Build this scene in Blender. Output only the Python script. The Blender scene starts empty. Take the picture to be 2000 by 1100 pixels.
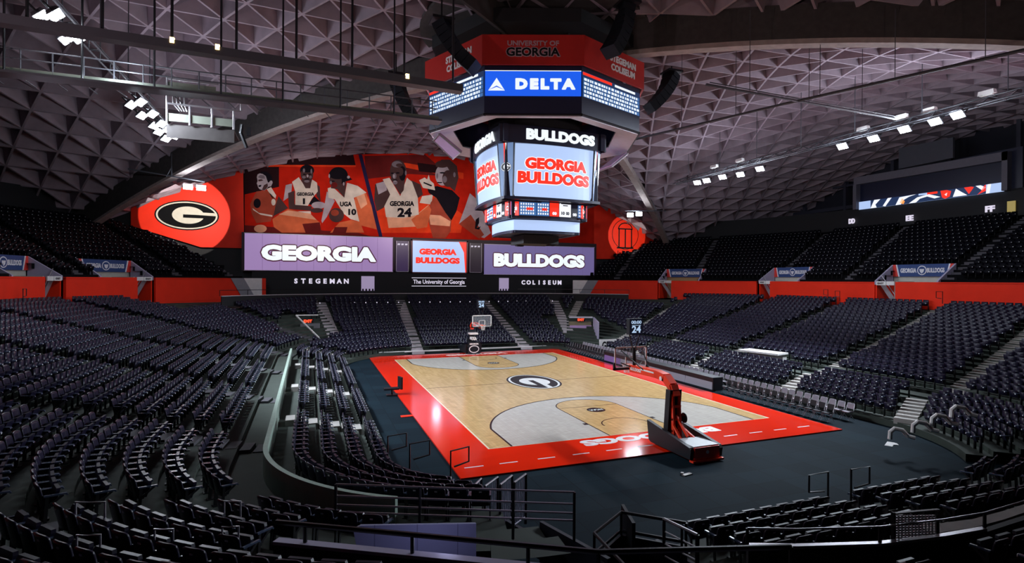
import bpy, math, random
import numpy as np
from mathutils import Vector, Matrix
random.seed(7)
SC = bpy.context.scene
COL = SC.collection
R = math.radians
V = Vector

# ------------------------------------------------------------------ camera
CX, CY, CZ, YA, PI_, RO, FPX, PPX = -14.67, -37.42, 7.204, .3899, -.002, .006, 1111.7, 1061.4
fv = V((math.sin(YA)*math.cos(PI_), math.cos(YA)*math.cos(PI_), math.sin(PI_)))
_r = V((math.cos(YA), -math.sin(YA), 0)); _u = _r.cross(fv)
rv = _r*math.cos(RO)+_u*math.sin(RO); uv = -_r*math.sin(RO)+_u*math.cos(RO)
CAMP = V((CX, CY, CZ))
def at(u, v, x=None, y=None, z=None):
    """the point of the plane x=, y= or z= that the photograph shows at pixel (u, v)"""
    d = fv+rv*((u-PPX)/FPX)+uv*((550-v)/FPX)
    t = (x-CX)/d.x if x is not None else (y-CY)/d.y if y is not None else (z-CZ)/d.z
    return CAMP+d*t
def pix(p):
    d = V(p)-CAMP; c = d.dot(fv)
    if c <= .2: return None
    return (PPX+FPX*d.dot(rv)/c, 550-FPX*d.dot(uv)/c, c)
cam = bpy.data.cameras.new('camera'); co = bpy.data.objects.new('camera', cam); COL.objects.link(co)
cam.sensor_width = 36; cam.lens = FPX/2000*36; cam.shift_x = (1000-PPX)/2000; cam.clip_end = 400
co.matrix_world = Matrix((( rv.x, uv.x, -fv.x, CX), (rv.y, uv.y, -fv.y, CY), (rv.z, uv.z, -fv.z, CZ), (0, 0, 0, 1)))
SC.camera = co
SC.view_settings.view_transform = 'Standard'; SC.view_settings.look = 'None'
SC.view_settings.gamma = 1; SC.view_settings.exposure = 0.0
SC.cycles.max_bounces = 5; SC.cycles.diffuse_bounces = 3; SC.cycles.glossy_bounces = 3
SC.cycles.transmission_bounces = 4; SC.cycles.transparent_max_bounces = 8
SC.cycles.sample_clamp_indirect = 4; SC.cycles.caustics_reflective = False; SC.cycles.caustics_refractive = False
w = bpy.data.worlds.new('world'); SC.world = w; w.use_nodes = True
w.node_tree.nodes['Background'].inputs[0].default_value = (.3, .32, .5, 1); w.node_tree.nodes['Background'].inputs[1].default_value = .01

# ------------------------------------------------------------------ materials
MATS = {}
def mat(name, col, rough=.5, metal=0., emit=0., noise=.12, nscale=3., spec=.5, coat=0., alpha=1.):
    if name in MATS: return MATS[name]
    m = bpy.data.materials.new(name); m.use_nodes = True; nt = m.node_tree
    b = nt.nodes['Principled BSDF']
    b.inputs['Roughness'].default_value = rough; b.inputs['Metallic'].default_value = metal
    b.inputs['Specular IOR Level'].default_value = spec; b.inputs['Coat Weight'].default_value = coat
    b.inputs['Coat Roughness'].default_value = .08; b.inputs['Alpha'].default_value = alpha
    c = (*col, 1)
    if emit:
        b.inputs['Base Color'].default_value = (*[k*.3 for k in col], 1)
        b.inputs['Emission Color'].default_value = c; b.inputs['Emission Strength'].default_value = emit
    elif noise:
        tc = nt.nodes.new('ShaderNodeTexCoord'); n = nt.nodes.new('ShaderNodeTexNoise'); n.inputs['Scale'].default_value = nscale
        n.inputs['Detail'].default_value = 4
        r = nt.nodes.new('ShaderNodeMapRange'); r.inputs['To Min'].default_value = 1-noise; r.inputs['To Max'].default_value = 1+noise
        x = nt.nodes.new('ShaderNodeMix'); x.data_type = 'RGBA'; x.blend_type = 'MULTIPLY'; x.inputs[0].default_value = 1
        x.inputs[6].default_value = c
        nt.links.new(tc.outputs['Object'], n.inputs['Vector']); nt.links.new(n.outputs['Fac'], r.inputs['Value'])
        nt.links.new(r.outputs[0], x.inputs[7]); nt.links.new(x.outputs[2], b.inputs['Base Color'])
    else: b.inputs['Base Color'].default_value = c
    MATS[name] = m; return m

def brick_mat(name, c1, c2, mortar, bw, bh, rough, offset=.5, msize=.01, rot=0., bumpy=0., coat=0., grain=0., coord='Object', spec=.5):
    m = bpy.data.materials.new(name); m.use_nodes = True; nt = m.node_tree; b = nt.nodes['Principled BSDF']
    tc = nt.nodes.new('ShaderNodeTexCoord'); mp = nt.nodes.new('ShaderNodeMapping'); mp.inputs['Rotation'].default_value = (0, 0, rot)
    br = nt.nodes.new('ShaderNodeTexBrick'); br.offset = offset
    br.inputs['Color1'].default_value = (*c1, 1); br.inputs['Color2'].default_value = (*c2, 1); br.inputs['Mortar'].default_value = (*mortar, 1)
    br.inputs['Scale'].default_value = 1; br.inputs['Mortar Size'].default_value = msize
    br.inputs['Brick Width'].default_value = bw; br.inputs['Row Height'].default_value = bh
    nt.links.new(tc.outputs[coord], mp.inputs['Vector']); nt.links.new(mp.outputs[0], br.inputs['Vector'])
    src = br.outputs['Color']
    if grain:
        mp2 = nt.nodes.new('ShaderNodeMapping'); mp2.inputs['Scale'].default_value = (1.2, 9, 1); mp2.inputs['Rotation'].default_value = (0, 0, rot)
        n = nt.nodes.new('ShaderNodeTexNoise'); n.inputs['Scale'].default_value = 1.6; n.inputs['Detail'].default_value = 6
        r = nt.nodes.new('ShaderNodeMapRange'); r.inputs['From Min'].default_value = .3; r.inputs['From Max'].default_value = .7
        r.inputs['To Min'].default_value = 1-grain; r.inputs['To Max'].default_value = 1+grain
        x = nt.nodes.new('ShaderNodeMix'); x.data_type = 'RGBA'; x.blend_type = 'MULTIPLY'; x.inputs[0].default_value = 1
        nt.links.new(tc.outputs[coord], mp2.inputs['Vector']); nt.links.new(mp2.outputs[0], n.inputs['Vector']); nt.links.new(n.outputs['Fac'], r.inputs['Value'])
        nt.links.new(src, x.inputs[6]); nt.links.new(r.outputs[0], x.inputs[7]); src = x.outputs[2]
    nt.links.new(src, b.inputs['Base Color'])
    b.inputs['Roughness'].default_value = rough; b.inputs['Coat Weight'].default_value = coat; b.inputs['Coat Roughness'].default_value = .06
    b.inputs['Specular IOR Level'].default_value = spec
    MATS[name] = m; return m

M_FLOOR = brick_mat('blue_black_floor_tile', (.0075, .0175, .025), (.0045, .0105, .016), (.003, .006, .009), 1.2, 1.2, .8, offset=0, msize=.012, rot=.0, spec=.05)
M_WOOD = brick_mat('maple_court', (.66, .43, .19), (.56, .36, .15), (.46, .30, .12), 1.4, .14, .16, msize=.004, rot=R(90), grain=.22, spec=.5)
M_GREYWOOD = brick_mat('grey_stained_maple', (.56, .52, .46), (.52, .48, .42), (.45, .41, .36), 1.4, .14, .16, msize=.004, rot=R(90), grain=.12)
M_RED = mat('red_court_paint', (.80, .022, .004), .12, noise=.06, nscale=.6)
M_LINE = mat('black_line_paint', (.012, .012, .012), .25, spec=.3); M_WHITE = mat('white_paint', (.8, .78, .76), .25)
M_CREAM = mat('cream_line_paint', (.85, .74, .52), .2)
M_ROOF = mat('roof_concrete', (.30, .235, .275), .9, noise=.3, nscale=1.2)
M_BEAM = mat('beam_concrete', (.36, .29, .27), .85, noise=.35, nscale=2.5)
M_DARKCONC = mat('dark_concrete', (.05, .043, .042), .9, noise=.4, nscale=3)
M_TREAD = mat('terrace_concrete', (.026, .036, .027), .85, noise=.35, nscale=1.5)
M_TREADUP = mat('shaded_upper_terrace_concrete', (.003, .003, .004), .9, noise=.2, spec=.1)  # near-black copy of the terrace concrete: the upper deck's shade in its colour
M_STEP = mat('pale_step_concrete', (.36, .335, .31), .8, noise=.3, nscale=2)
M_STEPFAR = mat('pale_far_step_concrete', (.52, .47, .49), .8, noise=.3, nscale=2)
M_STEPUP = mat('darker_step_concrete', (.06, .055, .065), .8, noise=.3, nscale=2)  # darker copy of the step concrete for the upper, left and near aisles
M_FASCIA = mat('pale_green_fascia', (.26, .34, .28), .6, noise=.2)
M_BLACK = mat('black_wall', (.006, .006, .008), .7, noise=.1)
M_NIGHT = mat('night_blue_wall', (.02, .021, .035), .6)
M_REDWALL = mat('red_wall_paint', (.88, .030, .008), .55, noise=.12, nscale=.8, spec=.2)
M_LILAC = mat('lilac_wall_paint', (.42, .38, .52), .6, noise=.1)
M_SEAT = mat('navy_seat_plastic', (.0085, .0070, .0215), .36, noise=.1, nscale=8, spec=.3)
M_SEATUP = mat('shaded_upper_seat_plastic', (.0022, .0022, .005), .5, noise=.1, nscale=8, spec=.1)  # darker copy of the navy seat plastic, upper deck shade put into the colour
M_SEATMETAL = mat('black_seat_metal', (.006, .006, .008), .5)
M_ARM = mat('grey_armrest', (.065, .085, .14), .25, noise=.1)
M_PLATE = mat('pale_seat_plate', (.75, .75, .8), .4)
M_STEEL = mat('dark_steel', (.02, .02, .023), .35, metal=.4)
M_CHROME = mat('pale_steel_rail', (.42, .40, .43), .3, metal=.6)
M_PAD = mat('black_padding', (.008, .010, .014), .5, spec=.25)
M_REDSTEEL = mat('red_steel', (.85, .045, .014), .28, noise=.05)
M_GLASS = mat('backboard_glass', (.6, .65, .7), .03, noise=0, alpha=.12)
M_TRUSS = mat('catwalk_steel', (.07, .072, .085), .5, metal=.2)
M_TOEBOARD = mat('pale_green_toeboard', (.15, .165, .135), .7, spec=.1)
M_LAMP = mat('lamp_glow', (.86, .93, 1.0), .3, emit=60)
M_AMBER = mat('amber_lamp_glow', (1.0, .62, .22), .3, emit=7)
M_NAVY = mat('navy_cladding', (.012, .014, .045), .4); M_NAVYDEEP = mat('deep_navy', (.006, .008, .03), .4)
M_SOFFIT = mat('pale_soffit', (.62, .6, .68), .5)
M_SBRED = mat('scoreboard_red', (.5, .018, .012), .4, noise=.08)
def em(name, col, s=1.): return mat(name, col, .4, emit=s)
E_SKY = em('screen_pale_blue', (.42, .56, .86), 1.0); E_RED = em('screen_red', (.9, .03, .012), 1.); E_WHITE = em('screen_white', (.9, .93, 1.), 1.)
E_BLUE = em('screen_royal_blue', (.012, .11, .83), 1.); E_NAVY = em('screen_navy', (.012, .03, .09), 1.); E_DARK = em('screen_black', (.004, .005, .012), 1.)
E_MIDBLUE = em('screen_mid_blue', (.05, .15, .38), 1.); E_LILAC = em('led_board_lilac', (.30, .19, .40), 1.); E_PURPLE = em('led_board_purple', (.135, .105, .26), 1.)
E_LETTER = em('led_letter_white', (.85, .92, .95), 1.); E_SIGN = em('sign_white', (.75, .7, .85), .9); E_PLUM = em('letter_edge_plum', (.06, .008, .03), 1.)
E_EXIT = em('exit_red', (1., .06, .02), 2.5); E_ORANGE = em('screen_orange', (.95, .35, .08), 1.)
E_PANEL = em('ad_panel_grey', (.16, .17, .22), .8); E_PANELP = em('ad_panel_purple', (.13, .08, .24), .8)

# ------------------------------------------------------------------ mesh builder
class MB:
    def __init__(s): s.v = []; s.f = []; s.m = []
    def add(s, vs, fs, mi=0):
        o = len(s.v); s.v += [tuple(p) for p in vs]; s.f += [tuple(i+o for i in f) for f in fs]; s.m += [mi]*len(fs); return s
    def box(s, c, d, rz=0, mi=0, taper=1.):
        x, y, z = d[0]/2, d[1]/2, d[2]/2; ca, sa = math.cos(rz), math.sin(rz); vs = []
        for k, q in ((-1, 1.), (1, taper)):
            for i, j in ((-1, -1), (1, -1), (1, 1), (-1, 1)):
                a, b = i*x*q, j*y*q; vs.append((c[0]+a*ca-b*sa, c[1]+a*sa+b*ca, c[2]+k*z))
        return s.add(vs, [(3, 2, 1, 0), (4, 5, 6, 7), (0, 1, 5, 4), (1, 2, 6, 5), (2, 3, 7, 6), (3, 0, 4, 7)], mi)
    def beam(s, p, q, wd, h, mi=0, up=V((0, 0, 1))):
        p, q = V(p), V(q); d = (q-p).normalized(); a = d.cross(up)
        a = V((1, 0, 0)) if a.length < 1e-4 else a.normalized(); b = a.cross(d)
        vs = [c+a*(i*wd/2)+b*(j*h/2) for c in (p, q) for i, j in ((-1, -1), (1, -1), (1, 1), (-1, 1))]
        return s.add(vs, [(0, 1, 2, 3), (7, 6, 5, 4), (4, 5, 1, 0), (5, 6, 2, 1), (6, 7, 3, 2), (7, 4, 0, 3)], mi)
    def tube(s, pts, r, n=8, mi=0, closed=False):
        pts = [V(p) for p in pts]; N = len(pts); vs = []; fs = []; a = None
        for i, p in enumerate(pts):
            if closed: t = (pts[(i+1) % N]-pts[i-1]).normalized()
            else: t = ((pts[min(i+1, N-1)]-p).normalized()+(p-pts[max(i-1, 0)]).normalized()).normalized()
            if a is None: a = t.cross(V((0, 0, 1))); a = V((1, 0, 0)) if a.length < 1e-3 else a
            a = (a-t*a.dot(t)).normalized(); b = t.cross(a)
            rr = r[i] if isinstance(r, (list, tuple)) else r
            vs += [p+a*(rr*math.cos(2*math.pi*k/n))+b*(rr*math.sin(2*math.pi*k/n)) for k in range(n)]
        for i in range(N if closed else N-1):
            j = (i+1) % N
            fs += [(i*n+k, i*n+(k+1) % n, j*n+(k+1) % n, j*n+k) for k in range(n)]
        if not closed: fs += [tuple(range(n-1, -1, -1)), tuple(range((N-1)*n, N*n))]
        return s.add(vs, fs, mi)
    def plate(s, fr, poly, d0, d1, mi=0):
        n = len(poly)
        a2 = sum(poly[i][0]*poly[(i+1) % n][1]-poly[(i+1) % n][0]*poly[i][1] for i in range(n))
        if a2 < 0: poly = poly[::-1]
        vs = [fr(u, v, d0) for u, v in poly]+[fr(u, v, d1) for u, v in poly]
        fs = [tuple(range(n-1, -1, -1)), tuple(range(n, 2*n))]+[(i, (i+1) % n, n+(i+1) % n, n+i) for i in range(n)]
        return s.add(vs, fs, mi)
    def rect(s, fr, u0, v0, u1, v1, d0, d1, mi=0, n=1):
        for k in range(n):
            a, b = u0+(u1-u0)*k/n, u0+(u1-u0)*(k+1)/n
            s.plate(fr, [(a, v0), (b, v0), (b, v1), (a, v1)], d0, d1, mi)
        return s
    def ell(s, fr, u, v, ru, rv_, d0, d1, mi=0, n=40, a0=0, a1=360):
        pts = [(u+ru*math.cos(R(a0+(a1-a0)*k/n)), v+rv_*math.sin(R(a0+(a1-a0)*k/n))) for k in range(n if a1-a0 >= 360 else n+1)]
        return s.plate(fr, pts, d0, d1, mi)
    def stroke(s, fr, pts, wd, d0, d1, mi=0, closed=False):
        """a painted line of width wd along 2-D points"""
        n = len(pts); L = []; Rr = []
        for i in range(n):
            a = pts[i-1] if (i or closed) else pts[i]; b = pts[(i+1) % n] if (i < n-1 or closed) else pts[i]
            tx, ty = b[0]-a[0], b[1]-a[1]; q = math.hypot(tx, ty) or 1; nx, ny = -ty/q*wd/2, tx/q*wd/2
            L.append((pts[i][0]+nx, pts[i][1]+ny)); Rr.append((pts[i][0]-nx, pts[i][1]-ny))
        for i in range(n if closed else n-1):
            j = (i+1) % n; s.plate(fr, [Rr[i], Rr[j], L[j], L[i]], d0, d1, mi)
        return s
    def text(s, fr, txt, u, v, h, wd=None, d0=0., d1=.03, mi=0, bold=.04, shear=0., space=1., heavy=0.):
        bold = min(bold, .045)
        vs, fs = text_geo(txt, bold, shear, space)
        x0 = min(p[0] for p in vs); x1 = max(p[0] for p in vs); y0 = min(p[1] for p in vs); y1 = max(p[1] for p in vs)
        sy = h/(y1-y0); sx = wd/(x1-x0) if wd else sy; cx, cy = (x0+x1)/2, (y0+y1)/2
        e = .0006
        for k, (hx, hy) in enumerate(((0, 0), (1, 0), (-1, 0), (0, 1), (0, -1), (.7, .7), (-.7, .7), (.7, -.7), (-.7, -.7)) if heavy else ((0, 0),)):
            s.add([fr(u+(p[0]-cx)*sx+hx*heavy, v+(p[1]-cy)*sy+hy*heavy, (d1 if p[2] > 0 else d0)-k*e) for p in vs], fs, mi)
        return s

_TG = {}
def text_geo(txt, bold, shear, space):
    k = (txt, bold, shear, space)
    if k not in _TG:
        c = bpy.data.curves.new('t', 'FONT'); c.body = txt; c.size = 1; c.offset = bold; c.extrude = .1; c.shear = shear
        c.space_character = space; c.resolution_u = 3
        o = bpy.data.objects.new('t', c); COL.objects.link(o); bpy.context.view_layer.update()
        m = bpy.data.meshes.new_from_object(o.evaluated_get(bpy.context.evaluated_depsgraph_get()))
        _TG[k] = ([tuple(q.co) for q in m.vertices], [tuple(p.vertices) for p in m.polygons])
        bpy.data.objects.remove(o); bpy.data.curves.remove(c); bpy.data.meshes.remove(m)
    return _TG[k]

def planar(O, U, W):
    O, U, W = V(O), V(U), V(W); N = U.cross(W)
    return lambda u, v, d=0.: O+U*u+W*v+N*d
FLAT = planar((0, 0, 0), (1, 0, 0), (0, 1, 0))

def props(o, label=None, cat=None, group=None, kind=None):
    for k, x in (('label', label), ('category', cat), ('group', group), ('kind', kind)):
        if x: o[k] = x
    return o
def build(name, mb, mats, parent=None, smooth=False, **kw):
    if not isinstance(mats, (list, tuple)): mats = [mats]
    me = bpy.data.meshes.new(name); vs = np.array(mb.v, dtype=np.float64).reshape(-1, 3)
    if parent is not None:
        off = np.array(wloc(parent)); loc = None
    else:
        lo, hi = vs.min(0), vs.max(0); off = np.array([(lo[0]+hi[0])/2, (lo[1]+hi[1])/2, lo[2]]); loc = off
    me.from_pydata((vs-off).tolist(), [], mb.f); me.update()
    for m in mats: me.materials.append(m)
    if len(mats) > 1: me.polygons.foreach_set('material_index', mb.m)
    if smooth: me.polygons.foreach_set('use_smooth', [True]*len(me.polygons))
    o = bpy.data.objects.new(name, me); COL.objects.link(o)
    if parent is not None: o.parent = parent
    else: o.location = loc
    return props(o, **kw)
def wloc(o):
    p = V((0, 0, 0))
    while o is not None: p = p+o.location; o = o.parent
    return p
def thing(name, label, cat, loc=(0, 0, 0), group=None):
    o = bpy.data.objects.new(name, None); COL.objects.link(o); o.location = loc; o.empty_display_size = .2
    return props(o, label, cat, group)
def struct(name, mb, mats, parent=None, **kw):
    return build(name, mb, mats, parent, kind='structure', **kw) if parent is None else build(name, mb, mats, parent, **kw)
def dup(root, loc, rz=None, label=None, group=None):
    r = root.copy(); COL.objects.link(r); r.location = loc
    if rz is not None: r.rotation_euler = (0, 0, rz)
    if label: r['label'] = label
    if group: r['group'] = group
    for ch in list(root.children):
        c = ch.copy(); COL.objects.link(c); c.parent = r
        for g in list(ch.children):
            d = g.copy(); COL.objects.link(d); d.parent = c
    return r
ONES = 'zeroth first second third fourth fifth sixth seventh eighth ninth tenth eleventh twelfth thirteenth fourteenth fifteenth sixteenth seventeenth eighteenth nineteenth'.split()
TENS = ['', '', 'twent', 'thirt', 'fort', 'fift', 'sixt', 'sevent', 'eight', 'ninet']
def nth(n):
    if n < 20: return ONES[n]
    return TENS[n//10]+('ieth' if n % 10 == 0 else 'y-'+ONES[n % 10]) if n < 100 else 'hundred-and-'+nth(n-100) if n > 100 else 'hundredth'

# ------------------------------------------------------------------ bowl geometry
CB, YN, YF = 4.2, -17.0, 10.5
def path(pc, s, r):
    """point, inward normal and far-end weight of station s on side pc of the bowl at radius r"""
    if pc == 0: return s, YN-r, 0., 1., 0.
    if pc == 2: return CB+r, s, -1., 0., 0.
    if pc == 4: return s, YF+r, 0., -1., 1.
    if pc in (6, 7) and r < 11.6: r -= .45
    if pc == 6: return -CB-r, s, 1., 0., 0.
    c, q = math.cos(R(s)), math.sin(R(s))
    if pc == 7: r -= 4.4
    x0, y0 = {1: (CB, YN), 3: (CB, YF), 5: (-CB, YF), 7: (-CB-4.4, YN)}[pc]
    wt = 0.
    if pc == 3: wt = s/90
    if pc == 5: wt = (180-s)/90
    wt = min(1, max(0, wt*1.35)); wt = wt*wt*(3-2*wt)
    return x0+r*c, y0+r*q, -c, -q, wt
RANGE = {0: (-6.4, CB), 1: (-90, 0), 2: (YN, YF), 3: (0, 90), 4: (CB, -CB), 5: (90, 180), 6: (YF, YN), 7: (180, 270)}
def side_z(r):
    if r < 11.7: return max(.12, .32+.235*(r-8.45))
    t = r-12.9; return 1.2+.2*t+.002*t*t
def far_z(r): return min(4.6, max(.2, .3+.292*(r-8.6)))
def zlow(r, wt): return side_z(r)*(1-wt)+far_z(r)*wt
def zup(r): return 7.05+.51*(r-29.3)
def stations(step_deg=1.2, step_m=.45):
    S = []
    for pc in range(8):
        a, b = RANGE[pc]; n = max(2, int(abs(b-a)/(step_deg if pc % 2 else step_m)))
        S += [(pc, a+(b-a)*k/n) for k in range(n)]
    return S
ST = stations()
TUN = (-8.6, -6.4)          # the players' tunnel through the near end stand
VOM = [(-14.9, -23.9), (-8.4, -26.5), (-8.4, -31), (-10.4, -29.7), (-15.6, -26.4)]     # stairway cut into the near left seats
TUNL = [(-10.5, -16.9), (-10.5, -20.6), (-9.75, -24.4), (-8.4, -24.4), (-8.4, -16.9)]
def inpoly(x, y, P):
    c = False
    for i in range(len(P)):
        (a, b), (d, e) = P[i-1], P[i]
        if (b > y) != (e > y) and x < (d-a)*(y-b)/(e-b)+a: c = not c
    return c
def in_tunnel(x, y, m=0.):
    if TUN[0]-m < x < TUN[1]+m and -31.5 < y < -17: return True
    if -9.4-m*.3 < x < TUN[1] and -31.5 < y < -24.4: return True
    if inpoly(x, y, VOM) or inpoly(x, y, TUNL): return True
    if y < YN and x > CB:        # passage under the near right corner
        a = math.degrees(math.atan2(y-YN, x-CB)); return -64-m*3 < a < -46+m*3 and math.hypot(x-CB, y-YN) < 19
    return False
# aisles: plan segments (x0,y0 top) -> (x1,y1 bottom), r range handled by clipping
AIS_LOW = [((33.0, 12.1), (13, 7.4)), ((33.0, 2.7), (13, -1.2)), ((33.0, -6.6), (13, -10.4)), ((30, -11.8-3), (13, -18.5)),
           ((29.0, 22.0), (12.0, 12.6)), ((-33.0, 6.5), (-13, 2.5)), ((-33.0, -3.0), (-13, -6.5)), ((-33.0, -12.5), (-13, -15)),
           ((-31.5, 17.5), (-12.5, 11.0)), ((-25.5, 27.5), (-10.3, 16.2)), ((-20.5, -37.0), (-10.6, -25.5)), ((-29, -26.5), (-12.8, -20.5)),
           ((-4.4, 34.0), (-4.9, 17.9)), ((6.0, 34.0), (6.3, 17.9)), ((15.6, 33.5), (12.2, 20.5)), ((-13.8, 34), (-12.4, 20.4)), ((20.5, 33.0), (14.5, 24.5)), ((4.5, -37), (4.5, -25.2)), ((-3.2, -37), (-3.2, -28.5)), ((13.5, -37), (8.2, -24.2))]
AIS_UP = [((47.5, 15.5), (33.4, 12.1)), ((47.5, 5.2), (33.4, 2.7)), ((47.5, -6.4), (33.4, -6.6)), ((47.5, -17), (33.4, -16)), ((41, 30.5), (30, 22.5)), ((32, 38), (24, 31.5)),
          ((-47.5, 15), (-33.4, 10.5)), ((-44.5, 27.5), (-31.6, 20.5)), ((-36.5, 37), (-26.2, 29.5)), ((-27.5, 37.5), (-21, 33))]
AIS_FAR = [((-4.4, 34.5), (-4.9, 17.5)), ((6.0, 34.5), (6.3, 17.5)), ((15.6, 33.5), (11.5, 19.5)), ((-13.8, 34), (-12.2, 19.5))]
AIS_RET = [((17, 8.3), (12, 7.1)), ((17, -.2), (12, -1.4)), ((17, -9.5), (12, -10.7)), ((15, -17.2), (11, -19)), ((-17, 6), (-12, 6)), ((-17, -2.6), (-12, -2.6)), ((-17, -10.6), (-12, -10.6)), ((-17, 14.4), (-12, 14.4)), ((4.5, -29), (4.5, -25)), ((-.4, -29), (-.4, -25))]
def segdist(px, py, s):
    (ax, ay), (bx, by) = s; dx, dy = bx-ax, by-ay
    t = max(0, min(1, ((px-ax)*dx+(py-ay)*dy)/(dx*dx+dy*dy))); return math.hypot(px-ax-t*dx, py-ay-t*dy)
def rad(x, y):
    """radius of a plan point in the bowl's own system, and its far-end weight"""
    if x < -7.5 and y < YN: return math.hypot(min(0, x+CB+4.4), y-YN)+4.4, 0.
    qx = max(0, abs(x)-CB); qy = y-YF if y > YF else (YN-y if y < YN else 0)
    r = math.hypot(qx, qy); wt = 0.
    if y > YF:
        wt = min(1, math.degrees(math.atan2(qy, qx if qx > 1e-6 else 1e-6))/90*1.35); wt = wt*wt*(3-2*wt)
    return r, wt

def ring(mb, r0, r1, z0f, zf, mi=0, keep=None, riser=True):
    N = len(ST)
    for i in range(N):
        (p, s), (p2, s2) = ST[i], ST[(i+1) % N]
        s2b, pb = (s2, p2) if p2 == p else (RANGE[p][1], p)
        ax, ay, _, _, wa = path(p, s, r0); bx, by, _, _, wb = path(pb, s2b, r0)
        cx, cy, _, _, _ = path(pb, s2b, r1); dx, dy, _, _, _ = path(p, s, r1)
        mx, my = (ax+bx+cx+dx)/4, (ay+by+cy+dy)/4
        if keep and not keep(mx, my, p, s): continue
        za, zb = zf(wa), zf(wb)
        mb.add([(ax, ay, za), (bx, by, zb), (cx, cy, zb), (dx, dy, za)], [(0, 1, 2, 3)], mi)
        if riser:
            ya, yb = z0f(wa), z0f(wb)
            if abs(ya-za)+abs(yb-zb) > .01: mb.add([(ax, ay, ya), (bx, by, yb), (bx, by, zb), (ax, ay, za)], [(0, 1, 2, 3)], mi)

LOWR = [8.45, 9.33, 10.2, 11.1]+[13.2+.86*k for k in range(19)]+[12.15]
EDGE = [8.0, 8.9, 9.77, 10.65, 11.7, 12.77]+[13.2+.43+.86*k for k in range(19)]
mb = MB(); keep = lambda x, y, p, s: not in_tunnel(x, y)
prev = lambda wt: 0.
for a, b in zip(EDGE, EDGE[1:]):
    mid = (a+b)/2
    zf = (lambda m: (lambda wt: zlow(m, wt)))(mid)
    ring(mb, a, b, prev, zf, 0, keep); prev = zf
ring(mb, EDGE[-1], 29.4, prev, lambda wt: zlow(29, wt), 0, keep)
struct('floor_terrace', mb, M_TREAD, label='grey concrete tiers stepping up around the court under the dark seats', cat='terrace')

PORT = [(2, -3.3, 1), (2, 11.4, 1), (3, 29, 1), (5, 151, -1), (5, 170, -1)]
def in_portal(x, y, w_=2.75, dep=2.35):
    for pc, s, _ in PORT:
        a, b, nx, ny, _ = path(pc, s, 29.4); dx, dy = x-a, y-b
        if abs(dx*ny-dy*nx) < w_ and -.3 < -(dx*nx+dy*ny) < dep: return True
    return False
UPR = [30.1+.82*k for k in range(14)]
def keep_up(x, y, p, s): return not in_portal(x, y) and y < 38.4 and not (y > 36.6 and abs(x) < 27.5) and not (y > 34.8 and abs(x) < 24) and p not in (0, 4) and not (p == 3 and s > 58) and not (p == 5 and s < 121) and not (p == 1 and s < -35) and not (p == 7 and s > 215)
mb = MB(); pz = 7.0
for k, r in enumerate(UPR):
    ring(mb, r-.41, r+.41, (lambda z: (lambda wt: z))(pz), (lambda z: (lambda wt: z))(zup(r)), 0, keep_up); pz = zup(r)
ring(mb, 29.35, UPR[0]-.41, lambda wt: 7.0, lambda wt: zup(UPR[0])-.3, 0, keep_up, riser=False)
struct('floor_upper_terrace', mb, M_TREADUP, label='shade-darkened upper deck tiers rising behind the red wall', cat='terrace')

# back wall of the upper deck, and the outer walls
mb = MB(); N = len(ST)
for i in range(N-1):
    (p, s), (p2, s2) = ST[i], ST[i+1]
    if p != p2 and p2 % 2 == 0: s2, p2 = RANGE[p][1], p
    ax, ay, *_ = path(p, s, 43.1); bx, by, *_ = path(p2, s2, 43.1)
    if keep_up((ax+bx)/2, (ay+by)/2, p, s): mb.beam((ax, ay, 14.9), (bx, by, 14.9), .2, 2.6)
struct('wall_upper_deck', mb, M_BLACK, label='black wall behind the last row of the upper deck', cat='wall')
def wall(name, a, b, z0, z1, th, m):
    q = MB(); q.beam((a[0], a[1], (z0+z1)/2), (b[0], b[1], (z0+z1)/2), th, z1-z0); return struct(name, q, m)
wall('wall_far', (-60, 39.3), (60, 39.3), 0, 27, .3, M_BLACK)
wall('wall_near', (-60, -52), (60, -52), 0, 27, .3, M_BLACK)
wall('wall_left', (-56.5, -52), (-56.5, 39), 0, 26, .3, M_BLACK)
wall('wall_right', (56, -52), (56, 39), 0, 25, .3, M_NIGHT)
q = MB(); q.box((0, -6, -.15), (114, 92, .3)); struct('floor', q, M_FLOOR, label='blue-black tiled arena floor around the court', cat='floor')

# window wall above the upper deck on the right: mullions, rails, brace and the edge beam under the roof
q = MB()
for y in (34, 27, 20, 13, 6, -1, -8, -15): q.box((54.4, y, 20), (.5, .4, 9))
q.beam((54.4, 38, 17.6), (54.4, -25, 17.6), .4, .5); q.beam((54.4, 38, 20.6), (54.4, -25, 20.6), .3, .3)
for y in (27, 13): q.beam((54.2, y, 17.5), (54.2, y+3, 20.5), .2, .2)
struct('trim_1', q, mat('mullion_grey', (.05, .05, .075), .5))

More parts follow.
